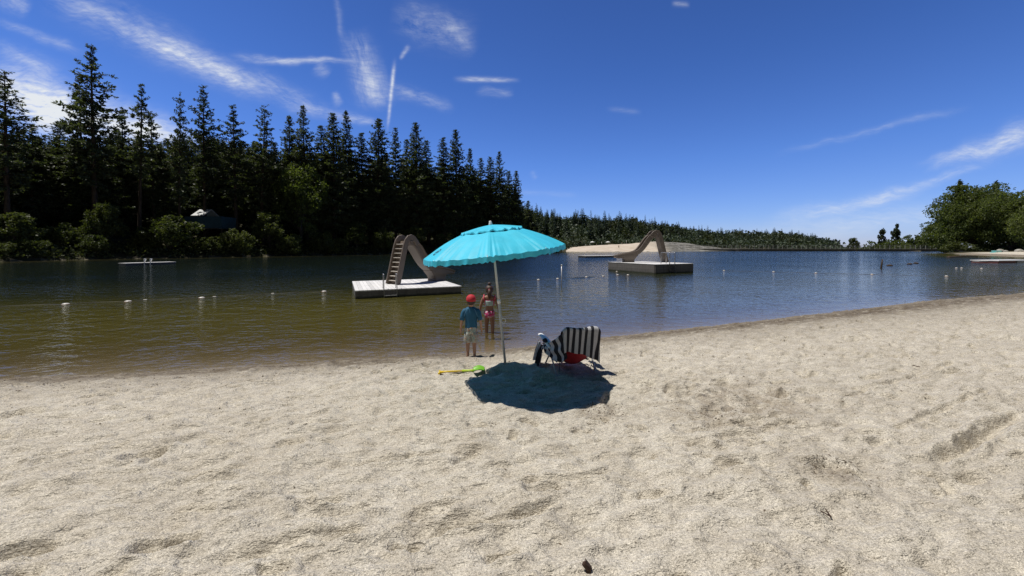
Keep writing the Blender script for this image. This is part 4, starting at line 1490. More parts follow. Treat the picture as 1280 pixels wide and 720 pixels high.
tubes([(-CW, -0.08, 0.19), (-CW, -0.37, 0.63), (CW, -0.37, 0.63), (CW, -0.08, 0.19)]).build('back_frame', M_GREYTUBE, chair)
tubes([(-CW, -0.12, 0.17), (-CW, 0.33, 0.25), (CW, 0.33, 0.25), (CW, -0.12, 0.17)]).build('seat_frame', M_GREYTUBE, chair)
tubes([(-0.30, 0.10, 0.375), (-0.295, -0.14, 0.19), (-0.28, -0.27, 0.012), (0.28, -0.27, 0.012), (0.295, -0.14, 0.19), (0.30, 0.10, 0.375)]).build('leg', M_GREYTUBE, chair)
tubes([(-0.275, -0.10, 0.36), (-0.275, 0.08, 0.20), (-0.27, 0.27, 0.012), (0.27, 0.27, 0.012), (0.275, 0.08, 0.20), (0.275, -0.10, 0.36)]).build('leg', M_GREYTUBE, chair)
for s in (-1, 1):
    m = MB()
    def arm(u, v, s=s):
        y = -0.16 + 0.50 * u
        w = 0.030 + 0.016 * math.sin(PI * min(1, u * 1.05)) * (1 if u > 0.3 else 0.8)
        return (s * 0.315 + (v - 0.5) * 2 * w, y, 0.37 + 0.085 * u - 0.012 * (2 * v - 1) ** 2 + (0.015 * math.sin(PI * u)))
    m.grid(arm, 14, 6, 0.020)
    m.build('armrest', M_WHITEP, chair)
m = MB(); m.grid(lambda u, v: (-CW + 0.012 + (2 * CW - 0.024) * u, -0.085 - 0.285 * v - 0.03 * math.sin(PI * u) * math.sin(PI * v), 0.20 + 0.425 * v - 0.02 * math.sin(PI * u) * math.sin(PI * v)), 10, 10, 0.008)
m.build('backrest', M_RED, chair)
m = MB(); m.grid(lambda u, v: (-CW + 0.012 + (2 * CW - 0.024) * u, -0.11 + 0.43 * v, 0.18 + 0.07 * v - 0.045 * math.sin(PI * u) * math.sin(PI * v)), 10, 10, 0.008)
m.build('seat', M_RED, chair)
# fabric pocket sagging behind the lower back
m = MB(); m.grid(lambda u, v: (-0.19 + 0.38 * u, -0.145 - 0.14 * v - 0.06 * math.sin(PI * u) * math.sin(PI * min(1, v * 1.0)) - 0.02, 0.205 + 0.23 * v - 0.07 * (1 - v) * math.sin(PI * u)), 12, 10, 0.006)
m.build('pocket', M_RED, chair)
for s in (-1, 1):
    m = MB(); m.tube([(s * 0.20, -0.16, 0.24), (s * 0.235, -0.24, 0.13), (s * 0.225, -0.20, 0.05)], 0.004, 5); m.build('strap', M_DARK, chair)

# towel over the back of the chair (local to its own Empty with the chair's place and turn)
tw = thing('towel', 'grey and charcoal striped towel draped over the chair back', 'towel', chair.location, R(14), None, CHS)


def towel_pt(u, v):
    x = -0.25 + 0.52 * u
    hang = 0.24 + 0.17 * u + 0.02 * math.sin(u * 9)
    front = 0.26
    tot = front + 0.05 + hang
    s = v * tot
    topz = 0.668 - 0.055 * max(0, (abs(u - 0.5) - 0.33) / 0.17) ** 2 + 0.012 * math.sin(u * 7 + 1)
    if s < front:
        k = (front - s)
        y, z = -0.335 + k * 0.545, topz - 0.01 - k * 0.84
    elif s < front + 0.05:
        t = (s - front) / 0.05 * PI
        y, z = -0.365 + 0.03 * math.cos(t), topz - 0.005 + 0.022 * math.sin(t)
    else:
        k = s - front - 0.05
        y = -0.398 - 0.10 * k * (1 - u * 0.6) - 0.016 * math.sin(u * 17 + k * 5) * min(1, k * 5)
        z = topz - 0.008 - k
        x += 0.05 * k * (1 if u > 0.5 else 0.4) - 0.10 * k * u
    if u > 0.9:
        x += 0.02; z -= 0.0
    return (x, y, z)


sheet('drape', towel_pt, 44, 40, M_STRIPE, tw)


def fold_pt(u, v):
    up = [Vector((-0.255, -0.395, 0.625)), Vector((-0.315, -0.29, 0.53)), Vector((-0.335, -0.12, 0.435)), Vector((-0.335, 0.03, 0.40)), Vector((-0.325, 0.12, 0.395))]
    lo = [Vector((-0.20, -0.425, 0.30)), Vector((-0.24, -0.35, 0.225)), Vector((-0.31, -0.20, 0.22)), Vector((-0.36, -0.05, 0.27)), Vector((-0.37, 0.10, 0.33))]
    k = u * 3.999; i = int(k); f = k - i
    a = up[i].lerp(up[i + 1], f); b = lo[i].lerp(lo[i + 1], f)
    p = a.lerp(b, v)
    w = 0.020 * math.sin(v * 13 + u * 4) + 0.012 * math.sin(u * 19)
    return p + Vector((-0.75, -0.55, 0.2)) * (w + 0.018 * math.sin(PI * v))


sheet('fold', fold_pt, 36, 22, M_STRIPE_X, tw)
m = MB()
m.tube([(-0.34, -0.02, 0.42), (-0.345, 0.04, 0.435), (-0.35, 0.11, 0.425)], [0.02, 0.036, 0.014], 10)
m.build('knot', stripe_mat('striped_towelling_knot', 1, 0.5, 0.2, light=(0.10, 0.10, 0.12)), tw)
tw2 = thing('towel', 'striped towel hanging from the left armrest down to the sand', 'towel', chair.location, R(14), None, CHS)


def arm_towel(u, v):
    y = 0.12 + 0.22 * u
    fold = 0.028 * math.sin(u * 15 + 0.6) + 0.012 * math.sin(u * 33)
    hang = 0.335 + 0.02 * math.sin(u * 8)
    return (-0.345 - fold * min(1, v * 2.2) - 0.06 * v, y + 0.05 * v * (u - 0.2), 0.315 + 0.055 * u - (hang - 0.055) * v)


sheet('drape', arm_towel, 40, 26, stripe_mat('striped_towelling_hung', 0, 0.30, 0.0), tw2)

# ------------------------------------------------------------------ sand spade
a, b = on_ground(549, 470.5), on_ground(606, 468)
sp_ = thing('sand_spade', 'yellow and green plastic sand spade lying on the beach left of the pole', 'toy spade', Vector((a.x, a.y, max(a.z, b.z) + 0.025)), math.atan2(b.y - a.y, b.x - a.x))
ln_ = (b - a).length
M_YEL = pmat('yellow_plastic', (0.72, 0.50, 0.02), 0.4, 0.05, 5)
M_GRN = pmat('green_plastic', (0.16, 0.42, 0.02), 0.4, 0.05, 5)
m = MB(); m.tube([(0, 0, 0.02), (0.1, 0, 0.025), (ln_ * 0.52, 0, 0.028)], [0.020, 0.013, 0.013], 10, flat=(1, 0.75))
m.tube([(0.0, -0.05, 0.02), (0.012, 0, 0.022), (0.0, 0.05, 0.02)], 0.013, 8); m.build('handle', M_YEL, sp_)
m = MB(); m.tube([(ln_ * 0.50, 0, 0.028), (ln_ * 0.70, 0, 0.028), (ln_ * 0.76, 0, 0.024)], [0.015, 0.014, 0.02], 10); m.build('shaft', pmat('lime_plastic', (0.42, 0.55, 0.03), 0.4, 0.05, 5), sp_)
m = MB(); m.grid(lambda u, v: (ln_ * 0.74 + ln_ * 0.26 * u, (v - 0.5) * 0.135 * (0.55 + 0.7 * math.sin(PI * (0.12 + 0.72 * u))), 0.020 + 0.028 * (2 * v - 1) ** 2 + 0.02 * math.sin(PI * u)), 12, 10, 0.004)
m.build('blade', M_GRN, sp_)

# ------------------------------------------------------------------ people
M_SKIN = pmat('skin', (0.40, 0.22, 0.145), 0.55, 0.06, 12)
M_SKIN2 = pmat('tanned_skin', (0.27, 0.135, 0.085), 0.55, 0.06, 12)
M_HAIR = pmat('brown_hair', (0.055, 0.028, 0.016), 0.5, 0.3, 40, 0.5, 120)
M_HAIRD = pmat('dark_brown_hair', (0.035, 0.018, 0.012), 0.5, 0.3, 40, 0.5, 120)
M_EYE = pmat('eye', (0.03, 0.025, 0.02), 0.2, 0.1)
M_BLUE = pmat('teal_blue_swim_shirt', (0.010, 0.095, 0.185), 0.75, 0.12, 14)
M_BLUE2 = pmat('pale_blue_seam', (0.10, 0.24, 0.36), 0.75, 0.12, 14)
M_CAP = pmat('red_cap_cloth', (0.46, 0.018, 0.028), 0.75, 0.1, 14)


def pattern_mat(name, cols, scale):
    m_, nt, out = new_mat(name)
    tc = nt.n('ShaderNodeTexCoord').outputs['Object']
    v = nt.n('ShaderNodeTexVoronoi', ins={'Scale': scale}); nt.link(tc, v.inputs['Vector'])
    f = nt.n('ShaderNodeSeparateColor', ins={0: v.outputs['Color']}).outputs[0]
    c = nt.ramp(f, [(i / len(cols), k) for i, k in enumerate(cols)], 'CONSTANT')
    p = nt.n('ShaderNodeBsdfPrincipled', ins={'Base Color': c, 'Roughness': 0.8, 'Specular IOR Level': 0.2})
    nt.link(p.outputs[0], out.inputs[0])
    return m_


M_SHORTS = pattern_mat('patterned_swim_shorts', [(0.33, 0.36, 0.33), (0.44, 0.45, 0.42), (0.40, 0.24, 0.17), (0.24, 0.33, 0.31), (0.42, 0.40, 0.34)], 55)
M_PINKP = pattern_mat('pink_patterned_swimwear', [(0.55, 0.035, 0.16), (0.62, 0.10, 0.28), (0.50, 0.42, 0.44), (0.55, 0.03, 0.13)], 38)
M_PINK = pmat('coral_pink_straps', (0.58, 0.075, 0.11), 0.7, 0.15, 20)
M_PALE = pmat('pale_aqua_band', (0.40, 0.52, 0.50), 0.7, 0.12, 30)


def body(parent, H, mat, sh=0.118, arm_out=0.035, feet=(0.0, 0.0), turn=0.0, name='body'):
    J, E, Rr = [], [], []

    def j(p, r, par=None):
        J.append((p[0] * H, p[1] * H, p[2] * H)); Rr.append((r[0] * H, r[1] * H) if hasattr(r, '__len__') else (r * H, r * H))
        if par is not None: E.append((par, len(J) - 1))
        return len(J) - 1
    pel = j((0, 0, 0.475), (0.078, 0.058))
    wst = j((0, 0.004, 0.565), (0.068, 0.052), pel)
    chs = j((0, 0.004, 0.665), (0.082, 0.058), wst)
    up = j((0, -0.004, 0.745), (0.074, 0.050), chs)
    nk = j((0, 0.0, 0.80), 0.034, up)
    hb = j((0, 0.006, 0.842), (0.050, 0.054), nk)
    hm = j((0, 0.008, 0.903), (0.066, 0.076), hb)
    ht = j((0, 0.0, 0.958), (0.050, 0.058), hm)
    nose = j((0, 0.088, 0.892), 0.008, hm)
    for s in (-1, 1):
        j((s * 0.072, 0.0, 0.893), (0.010, 0.014), hm)            # ears
        sh_ = j((s * sh, -0.004, 0.752), 0.036, up)
        el = j((s * (sh + arm_out), -0.014, 0.605), 0.0265, sh_)
        wr = j((s * (sh + arm_out * 1.45), 0.016, 0.470), 0.0185, el)
        pm = j((s * (sh + arm_out * 1.5), 0.026, 0.428), (0.013, 0.024), wr)
        for q, (fy, fl) in enumerate(((-0.018, 0.044), (-0.006, 0.052), (0.006, 0.055), (0.018, 0.048))):
            k1 = j((s * (sh + arm_out * 1.5 + 0.003), 0.026 + fy, 0.408), 0.0072, pm)
            k2 = j((s * (sh + arm_out * 1.5), 0.030 + fy, 0.408 - fl * 0.6), 0.0066, k1)
            j((s * (sh + arm_out * 1.5 - 0.008), 0.034 + fy, 0.408 - fl), 0.0055, k2)
        t1 = j((s * (sh + arm_out * 1.5 - 0.004), 0.050, 0.432), 0.0085, pm)
        j((s * (sh + arm_out * 1.5 - 0.008), 0.060, 0.405), 0.0068, t1)
        fy = feet[0] if s < 0 else feet[1]
        hp = j((s * 0.046, 0.0, 0.44), (0.058, 0.060), pel)
        kn = j((s * 0.056, 0.006 + fy * 0.6, 0.262), 0.0385, hp)
        cf = j((s * 0.058, -0.010 + fy * 0.8, 0.175), 0.0345, kn)
        an = j((s * 0.058, -0.004 + fy, 0.048), 0.0215, cf)
        j((s * 0.060, -0.026 + fy, 0.018), 0.018, an)
        ft = j((s * 0.068, 0.045 + fy, 0.018), (0.024, 0.016), an)
        j((s * 0.073, 0.088 + fy, 0.012), (0.022, 0.010), ft)
    me = bpy.data.meshes.new(name)
    me.from_pydata(J, E, [])
    o = link(name, me, mat, parent)
    o.modifiers.new('skin', 'SKIN')
    for i, r in enumerate(Rr):
        me.skin_vertices[0].data[i].radius = r
        me.skin_vertices[0].data[i].use_root = (i == 0)
    o.modifiers['skin'].use_smooth_shade = True
    s2 = o.modifiers.new('subdivision', 'SUBSURF'); s2.levels = 2; s2.render_levels = 2
    m_ = MB()
    for s in (-1, 1):
        m_.lathe([(0.001, -0.008), (0.008, -0.004), (0.010, 0), (0.008, 0.004), (0.001, 0.008)], 8, (s * 0.027, 0.074, 0.906))
    m_.v = [(x * H, y * H, z * H) for x, y, z in m_.v]
    m_.build('eyes', M_EYE, parent)
    m_ = MB(); m_.tube([(-0.022, 0.076, 0.868), (0, 0.082, 0.866), (0.022, 0.076, 0.868)], [0.003, 0.006, 0.003], 6)
    m_.v = [(x * H, y * H, z * H) for x, y, z in m_.v]
    m_.build('lips', M_PINK, parent)
    return o


def hpart(parent, H, name, mat, fill, smooth=True):
    m_ = MB(); fill(m_)
    m_.v = [(x * H, y * H, z * H) for x, y, z in m_.v]
    return m_.build(name, mat, parent, smooth)


def folds(sec, seed, amp, n=28):
    """loft rings with soft creases"""
    rg = random.Random(seed)
    ph = [rg.uniform(0, 6.28) for _ in range(4)]
    out = []
    for i, (cx, cy, cz, rx, ry) in enumerate(sec):
        r = []
        for k in range(n):
            q = 2 * PI * k / n
            w = 1 + amp * (math.sin(3 * q + ph[0] + i * 0.7) + 0.7 * math.sin(5 * q + ph[1] - i) + 0.5 * math.sin(8 * q + ph[2]))
            r.append((cx + rx * w * math.cos(q), cy + ry * w * math.sin(q), cz))
        out.append(r)
    return out


bp = on_ground(589, 447.6)
bH = at_y(588, 366.8, bp.y).z - bp.z
boy = thing('person', 'small child in red cap, blue swim shirt and patterned shorts at the water edge', 'person', (bp.x, bp.y, bp.z - 0.004), R(2))
boy.scale = (0.92, 0.95, 1)
body(boy, bH * 0.985, M_SKIN, 0.116, 0.040, (0.02, -0.015))
Hb = bH * 0.985
hpart(boy, Hb, 'swim_shirt', M_BLUE, lambda m: (
    m.rings(folds([(0, 0, 0.470, 0.106, 0.080), (0, 0, 0.53, 0.102, 0.076), (0, 0.002, 0.60, 0.101, 0.073), (0, 0.002, 0.67, 0.110, 0.076), (0, -0.002, 0.725, 0.122, 0.072),
                   (0, -0.003, 0.765, 0.116, 0.060), (0, -0.003, 0.792, 0.090, 0.052), (0, 0, 0.812, 0.044, 0.044)], 1, 0.016), False),
    m.tube([(-0.070, -0.003, 0.752), (-0.108, -0.004, 0.742), (-0.128, -0.006, 0.715), (-0.143, -0.012, 0.66), (-0.153, -0.014, 0.605)], [0.040, 0.045, 0.044, 0.040, 0.042], 14),
    m.tube([(0.070, -0.003, 0.752), (0.108, -0.004, 0.742), (0.128, -0.006, 0.715), (0.143, -0.012, 0.66), (0.153, -0.014, 0.605)], [0.040, 0.045, 0.044, 0.040, 0.042], 14)))
hpart(boy, Hb, 'seam', M_BLUE2, lambda m: [m.tube([(s * 0.048, -0.052, 0.797), (s * 0.075, -0.070, 0.765), (s * 0.098, -0.075, 0.715), (s * 0.112, -0.062, 0.665)], 0.0035, 6) for s in (-1, 1)])
hpart(boy, Hb, 'swim_shorts', M_SHORTS, lambda m: (
    m.rings(folds([(0, 0, 0.515, 0.098, 0.074), (0, 0, 0.48, 0.106, 0.082), (0, -0.002, 0.43, 0.112, 0.086), (0, 0, 0.395, 0.112, 0.080)], 2, 0.012), True),
    m.rings(folds([(-0.052, 0, 0.425, 0.062, 0.078), (-0.058, 0.004, 0.36, 0.064, 0.076), (-0.062, 0.006, 0.30, 0.066, 0.074), (-0.064, 0.006, 0.262, 0.066, 0.074)], 3, 0.02), True),
    m.rings(folds([(0.052, 0, 0.425, 0.062, 0.078), (0.058, 0.002, 0.36, 0.064, 0.076), (0.062, 0.002, 0.30, 0.066, 0.074), (0.064, 0.0, 0.262, 0.066, 0.074)], 4, 0.02), True)))
hpart(boy, Hb, 'hair', M_HAIRD, lambda m: m.loft([(0, -0.010, 0.845, 0.045, 0.050), (0, -0.006, 0.872, 0.066, 0.070), (0, -0.004, 0.905, 0.074, 0.080), (0, -0.002, 0.935, 0.072, 0.078), (0, 0, 0.965, 0.05, 0.05)], 18))
cap = hpart(boy, Hb, 'cap', M_CAP, lambda m: m.loft([(0, 0.002, 0.900, 0.080, 0.088), (0, 0.002, 0.925, 0.083, 0.091), (0, 0.002, 0.955, 0.079, 0.086), (0, 0.002, 0.982, 0.062, 0.068), (0, 0.002, 0.999, 0.034, 0.038), (0, 0.002, 1.004, 0.004, 0.004)], 24))
hpart(cap, Hb, 'brim', M_CAP, lambda m: m.grid(lambda u, v: ((u - 0.5) * 0.15 * (1 - 0.35 * v), 0.070 + 0.085 * v - 0.06 * (2 * u - 1) ** 2 * (0.4 + v * 0.5), 0.905 - 0.012 * v - 0.012 * (2 * u - 1) ** 2), 10, 6, 0.008))
hpart(cap, Hb, 'button', M_CAP, lambda m: m.lathe([(0.001, 0.0), (0.008, 0.0), (0.006, 0.005), (0.001, 0.007)], 10, (0, 0.002, 1.002)))

gp_ = at_z(612, 415.5, 0.0)
gzv = gz(gp_.x, gp_.y)
gH = (at_y(610, 352.5, gp_.y).z - gzv) / 1.03
girl = thing('person', 'girl in a pink two-piece swimsuit standing in the shallow water behind the pole', 'person', (gp_.x, gp_.y, gzv - 0.004), R(-3))
body(girl, gH, M_SKIN2, 0.108, 0.050, (0.03, -0.02))
hpart(girl, gH, 'swim_top', M_PINKP, lambda m: m.rings(folds([(0, 0, 0.615, 0.086, 0.066), (0, 0.002, 0.645, 0.091, 0.070), (0, 0.002, 0.690, 0.096, 0.070), (0, -0.001, 0.715, 0.095, 0.064)], 5, 0.008), False))
hpart(girl, gH, 'back_band', M_PALE, lambda m: m.grid(lambda u, v: (0.082 * math.sin((u - 0.5) * 2.1), -0.079 * math.cos((u - 0.5) * 1.9) + 0.002, 0.612 + 0.090 * v), 10, 6, 0.004))
hpart(girl, gH, 'shoulder_straps', M_PINK, lambda m: [m.tube([(s * 0.080, -0.060, 0.70), (s * 0.098, -0.052, 0.748), (s * 0.100, -0.002, 0.790), (s * 0.085, 0.05, 0.745), (s * 0.078, 0.062, 0.70)], [0.022, 0.026, 0.024, 0.020, 0.016], 10, flat=(1.0, 0.5)) for s in (-1, 1)])
hpart(girl, gH, 'swim_bottom', M_PINKP, lambda m: (
    m.rings(folds([(0, 0, 0.520, 0.087, 0.066), (0, 0, 0.485, 0.094, 0.074), (0, -0.003, 0.452, 0.099, 0.080), (0, -0.004, 0.422, 0.094, 0.076), (0, -0.002, 0.395, 0.060, 0.055), (0, 0, 0.382, 0.02, 0.03)], 6, 0.008), True)))
hpart(girl, gH, 'hair', M_HAIR, lambda m: (
    m.loft([(0, -0.012, 0.835, 0.040, 0.040), (0, -0.012, 0.862, 0.064, 0.064), (0, -0.006, 0.90, 0.074, 0.080), (0, -0.004, 0.94, 0.070, 0.076), (0, -0.004, 0.968, 0.046, 0.050), (0, -0.004, 0.980, 0.01, 0.01)], 18)))
hpart(girl, gH, 'ponytail', M_HAIR, lambda m: m.tube([(0.004, -0.070, 0.90), (0.010, -0.100, 0.885), (0.014, -0.103, 0.84), (0.010, -0.098, 0.785), (0.008, -0.092, 0.735)], [0.020, 0.032, 0.036, 0.030, 0.008], 12))
hpart(girl, gH, 'hair_bun', M_HAIR, lambda m: m.lathe([(0.003, -0.028), (0.024, -0.020), (0.032, 0.0), (0.024, 0.020), (0.003, 0.028)], 14, (0, -0.012, 1.003)))
hpart(girl, gH, 'hair_tie', M_PINK, lambda m: m.tube([(0.004, -0.072, 0.898), (0.006, -0.082, 0.895)], 0.024, 12))

# ------------------------------------------------------------------ swim rafts with slides
def deck_mat(name, col, plank, ang):
    m_, nt, out = new_mat(name)
    tc = nt.n('ShaderNodeTexCoord').outputs['Object']
    s = nt.n('ShaderNodeSeparateXYZ', ins={0: tc})
    f = nt.math('FRACT', nt.math('DIVIDE', s.outputs[ang], plank))
    gap = nt.math('LESS_THAN', f, 0.05)
    cell = nt.math('FLOOR', nt.math('DIVIDE', s.outputs[ang], plank))
    wn_ = nt.n('ShaderNodeTexWhiteNoise', noise_dimensions='1D'); nt.link(cell, wn_.inputs['W'])
    n1 = nt.noise(tc, 3.0, 5.0, 0.6)
    k = nt.math('MULTIPLY_ADD', wn_.outputs['Value'], 0.22, 0.78)
    base = nt.ramp(n1, [(0.3, tuple(x * 0.8 for x in col)), (0.7, col)])
    cc = nt.n('ShaderNodeCombineColor', ins={0: k, 1: k, 2: k}).outputs[0]
    c = nt.mix(1.0, base, cc, blend='MULTIPLY')
    c = nt.mix(nt.math('MULTIPLY', gap, 0.75), c, (0.03, 0.03, 0.03, 1))
    if ang == 2:                                                  # algae stain left by the water on the lowest board
        al = nt.n('ShaderNodeMapRange', ins={0: nt.math('ADD', s.outputs[2], nt.math('MULTIPLY_ADD', nt.noise(tc, 6.0, 4.0), 0.10, -0.05)), 1: 0.13, 2: 0.04, 3: 0.0, 4: 0.85}).outputs[0]
        c = nt.mix(al, c, (0.022, 0.026, 0.014, 1))
        run = nt.n('ShaderNodeMapping', ins={'Vector': tc, 'Scale': (5.0, 5.0, 0.35)}).outputs[0]
        c = nt.mix(nt.math('MULTIPLY', nt.ramp(nt.noise(run, 2.0, 3.0), [(0.5, 0.0), (0.68, 1.0)]), 0.5), c, (0.07, 0.06, 0.05, 1))
    p = nt.n('ShaderNodeBsdfPrincipled', ins={'Base Color': c, 'Roughness': 0.8, 'Specular IOR Level': 0.25})
    nt.link(p.outputs[0], out.inputs[0])
    return m_


M_DECK = deck_mat('pale_deck_boards', (0.80, 0.79, 0.78), 0.145, 0)
M_FASCIA = deck_mat('weathered_grey_boards', (0.17, 0.158, 0.145), 0.15, 2)
M_SLIDE = pmat('tan_moulded_plastic', (0.155, 0.122, 0.097), 0.5, 0.10, 2.5, 0.15, 60)
M_SLIDE_IN = pmat('tan_slide_bed', (0.26, 0.205, 0.16), 0.35, 0.10, 2.5)
M_STEP = pmat('pale_step_plastic', (0.55, 0.50, 0.43), 0.5, 0.08, 6)


def raft(label, org, ex, w, dp, zt, thick, name='swim_raft'):
    """org: front-left water-line corner, ex: unit vector along the front edge"""
    t = thing(name, label, 'raft', (org.x, org.y, 0), math.atan2(ex.y, ex.x))
    b = MB(); b.box((w, dp, 0.045), (w / 2, dp / 2, zt - 0.0225)); b.build('deck', M_DECK, t, False, 0.006)
    z0, z1 = zt - thick, zt - 0.048
    zc, hh_ = (z0 + z1) / 2, z1 - z0
    for (sx_, sy_, cx, cy) in ((w - 0.06, 0.045, w / 2, 0.03), (w - 0.06, 0.045, w / 2, dp - 0.03), (0.045, dp - 0.15, 0.03, dp / 2), (0.045, dp - 0.15, w - 0.03, dp / 2)):
        b = MB(); b.box((sx_, sy_, hh_), (cx, cy, zc)); b.build('side_panel', M_FASCIA, t, False, 0.005)
    for x in (0.25, 0.5, 0.75):
        b = MB(); b.tube([(w * x, 0.25, z0 + 0.02), (w * x, dp - 0.25, z0 + 0.02)], 0.20 if thick > 0.3 else 0.14, 16); b.build('float_drum', M_DARK, t)
    return t


def hoop(parent, x, y0, y1, z, h, mat=M_GREYTUBE, r=0.019):
    b = MB(); b.tube(bend([(x, y0, z - 0.5), (x, y0, z + h), (x, y1, z + h), (x, y1, z - 0.02)]), r, 10)
    return b.build('handrail', mat, parent)


def slide(label, loc, rz, s):
    t = thing('water_slide', label, 'water slide', loc, rz, None, s)
    # ladder rails that arch over the top and run into the chute walls
    path = [(0.0, 0.0), (0.16, 0.62), (0.30, 1.20), (0.42, 1.66), (0.50, 1.90), (0.60, 2.03), (0.74, 2.07), (0.88, 2.01), (1.00, 1.88), (1.10, 1.72)]
    for sy in (-1, 1):
        b = MB()
        rings = []
        for i, (x, z) in enumerate(path):
            a = Vector(path[max(i - 1, 0)]); c = Vector(path[min(i + 1, len(path) - 1)])
            tdir = (c - a).normalized(); nn = Vector((-tdir.y, tdir.x))
            hw = np.interp(i, [0, 4, 6, 9], [0.13, 0.12, 0.11, 0.10])
            p = Vector((x, z))
            o1, o2 = p + nn * hw, p - nn * hw
            y0, y1 = sy * 0.30, sy * 0.375
            rings.append([(o1.x, y0, o1.y), (o1.x, y1, o1.y), (o2.x, y1, o2.y), (o2.x, y0, o2.y)])
        b.rings(rings)
        b.build('ladder_rail', M_SLIDE, t, True, 0.02, sharp=R(40))
    b = MB(); b.rings([[(x + 0.10, -0.30, z), (x + 0.10, 0.30, z), (x + 0.13, 0.30, z - 0.01), (x + 0.13, -0.30, z - 0.01)] for x, z in path[:5]]); b.build('ladder_back', M_SLIDE, t, False)
    for k in range(9):
        z = 0.16 + 0.198 * k
        x = np.interp(z, [p[1] for p in path[:6]], [p[0] for p in path[:6]])
        b = MB(); b.box((0.15, 0.60, 0.035), (x + 0.02, 0, z)); b.build('step', M_STEP, t, False, 0.008)
    # chute: floor line and wall height along it
    S = [(0.66, 1.72, 0.16), (0.86, 1.70, 0.24), (1.02, 1.58, 0.30), (1.22, 1.30, 0.31), (1.45, 0.97, 0.30), (1.68, 0.71, 0.28), (1.95, 0.52, 0.28), (2.30, 0.40, 0.30), (2.70, 0.33, 0.30), (3.10, 0.30, 0.26), (3.42, 0.30, 0.15)]
    Sx = np.array([p[0] for p in S]); k_ = np.linspace(0, 1, len(S)); kk = np.linspace(0, 1, 41)

    def smooth(vals):
        v = np.interp(kk, k_, vals)
        for _ in range(3): v[1:-1] = (v[:-2] + 2 * v[1:-1] + v[2:]) / 4
        return v
    fx, fz, fh = smooth(Sx), smooth([p[1] for p in S]), smooth([p[2] for p in S])

    def prof(hw, h, th):
        """U section, closed loop: outside then inside"""
        o = [(-hw - 0.05, h), (-hw - 0.045, h - 0.05), (-hw, h - 0.08), (-hw, 0.02), (-hw + 0.05, -0.03), (hw - 0.05, -0.03), (hw, 0.02), (hw, h - 0.08), (hw + 0.045, h - 0.05), (hw + 0.05, h)]
        i = [(hw - 0.005, h + 0.01), (hw - th, h - 0.04), (hw - th, 0.06), (hw - th - 0.07, 0.02), (-hw + th + 0.07, 0.02), (-hw + th, 0.06), (-hw + th, h - 0.04), (-hw + 0.005, h + 0.01)]
        return o + i
    b = MB()
    rings = []
    for i in range(41):
        a = np.array([fx[max(i - 1, 0)], fz[max(i - 1, 0)]]); c = np.array([fx[min(i + 1, 40)], fz[min(i + 1, 40)]])
        td = (c - a) / np.linalg.norm(c - a); nx, nz_ = -td[1], td[0]
        rings.append([(fx[i] + nx * z, y, fz[i] + nz_ * z) for y, z in prof(0.32, fh[i], 0.045)])
    b.rings(rings)
    b.build('chute', M_SLIDE, t, True, sharp=R(35))
    # moulded pedestal under the run-out
    b = MB()
    rings = []
    for z, x0, x1, yw in ((0.0, 2.16, 2.86, 0.30), (0.12, 2.20, 2.84, 0.285), (0.26, 2.12, 2.88, 0.29), (0.36, 1.98, 2.95, 0.315), (0.46, 1.90, 2.96, 0.318)):
        zz_ = z
        rings.append([(x0, -yw, zz_ + 0.06 * (z > 0.3)), (x0, yw, zz_ + 0.06 * (z > 0.3)), (x1, yw, zz_ - 0.10 * (z > 0.3)), (x1, -yw, zz_ - 0.10 * (z > 0.3))])
    b.rings(rings)
    b.build('pedestal', M_SLIDE, t, True, 0.03, sharp=R(40))
    return t


FL, FR = at_z(443.8, 373.9), at_z(577.2, 367.0)
ex = (FR - FL).normalized()
zt = at_y(443, 363.2, FL.y).z
wl = (FR - FL).length
rl = raft('low square raft with white deck on the left, under the slide seen ladder first', FL, ex, wl, 4.3, zt, zt + 0.03)
for x in (1.02, 1.50): hoop(rl, x, -0.06, 0.30, zt, 0.58, M_STEEL, 0.015)
for k in range(3):
    b = MB(); b.box((0.46, 0.05, 0.03), (1.26, -0.07, zt - 0.24 - 0.25 * k)); b.build('ladder_tread', M_GREYTUBE, rl, False, 0.006)
b0 = at_z(491, 355.5, zt)
e0 = at_z(557, 351, zt)
slide('tan plastic water slide on the left raft, its white ladder steps towards the beach', (b0.x, b0.y, zt + 0.002), math.atan2(0.80, 0.60), 1.0)

Nn, Ll, Rr_ = at_z(819, 342.2), at_z(765.4, 337), at_z(867, 340.2)
ex = (Rr_ - Nn).normalized()
zt2 = at_y(819, 330.4, Nn.y).z
wr_ = (Rr_ - Nn).length
rr2 = raft('high grey boarded swim raft on the right, corner towards the beach, below the far slide', Nn, ex, wr_, 5.2, zt2, zt2 + 0.02)
for x in (wr_ * 0.34, wr_ * 0.34 + 0.55): hoop(rr2, x, -0.07, 0.75, zt2, 0.85, M_STEEL, 0.03)
b = MB()
for x in (wr_ * 0.34, wr_ * 0.34 + 0.55): b.tube([(x, -0.07, zt2 - 0.4), (x, -0.07, -0.5)], 0.03, 8)
for k in range(4): b.box((0.55, 0.12, 0.05), (wr_ * 0.34 + 0.275, -0.07, zt2 - 0.12 - 0.22 * k))
b.build('boarding_ladder', M_DARK, rr2, True, sharp=R(30))
b1 = at_z(831, 327.6, zt2)
slide('tan water slide on the right raft, its chute falling to the left in profile', (b1.x, b1.y, zt2 + 0.002), math.atan2(-0.02, -1.0), 1.25)

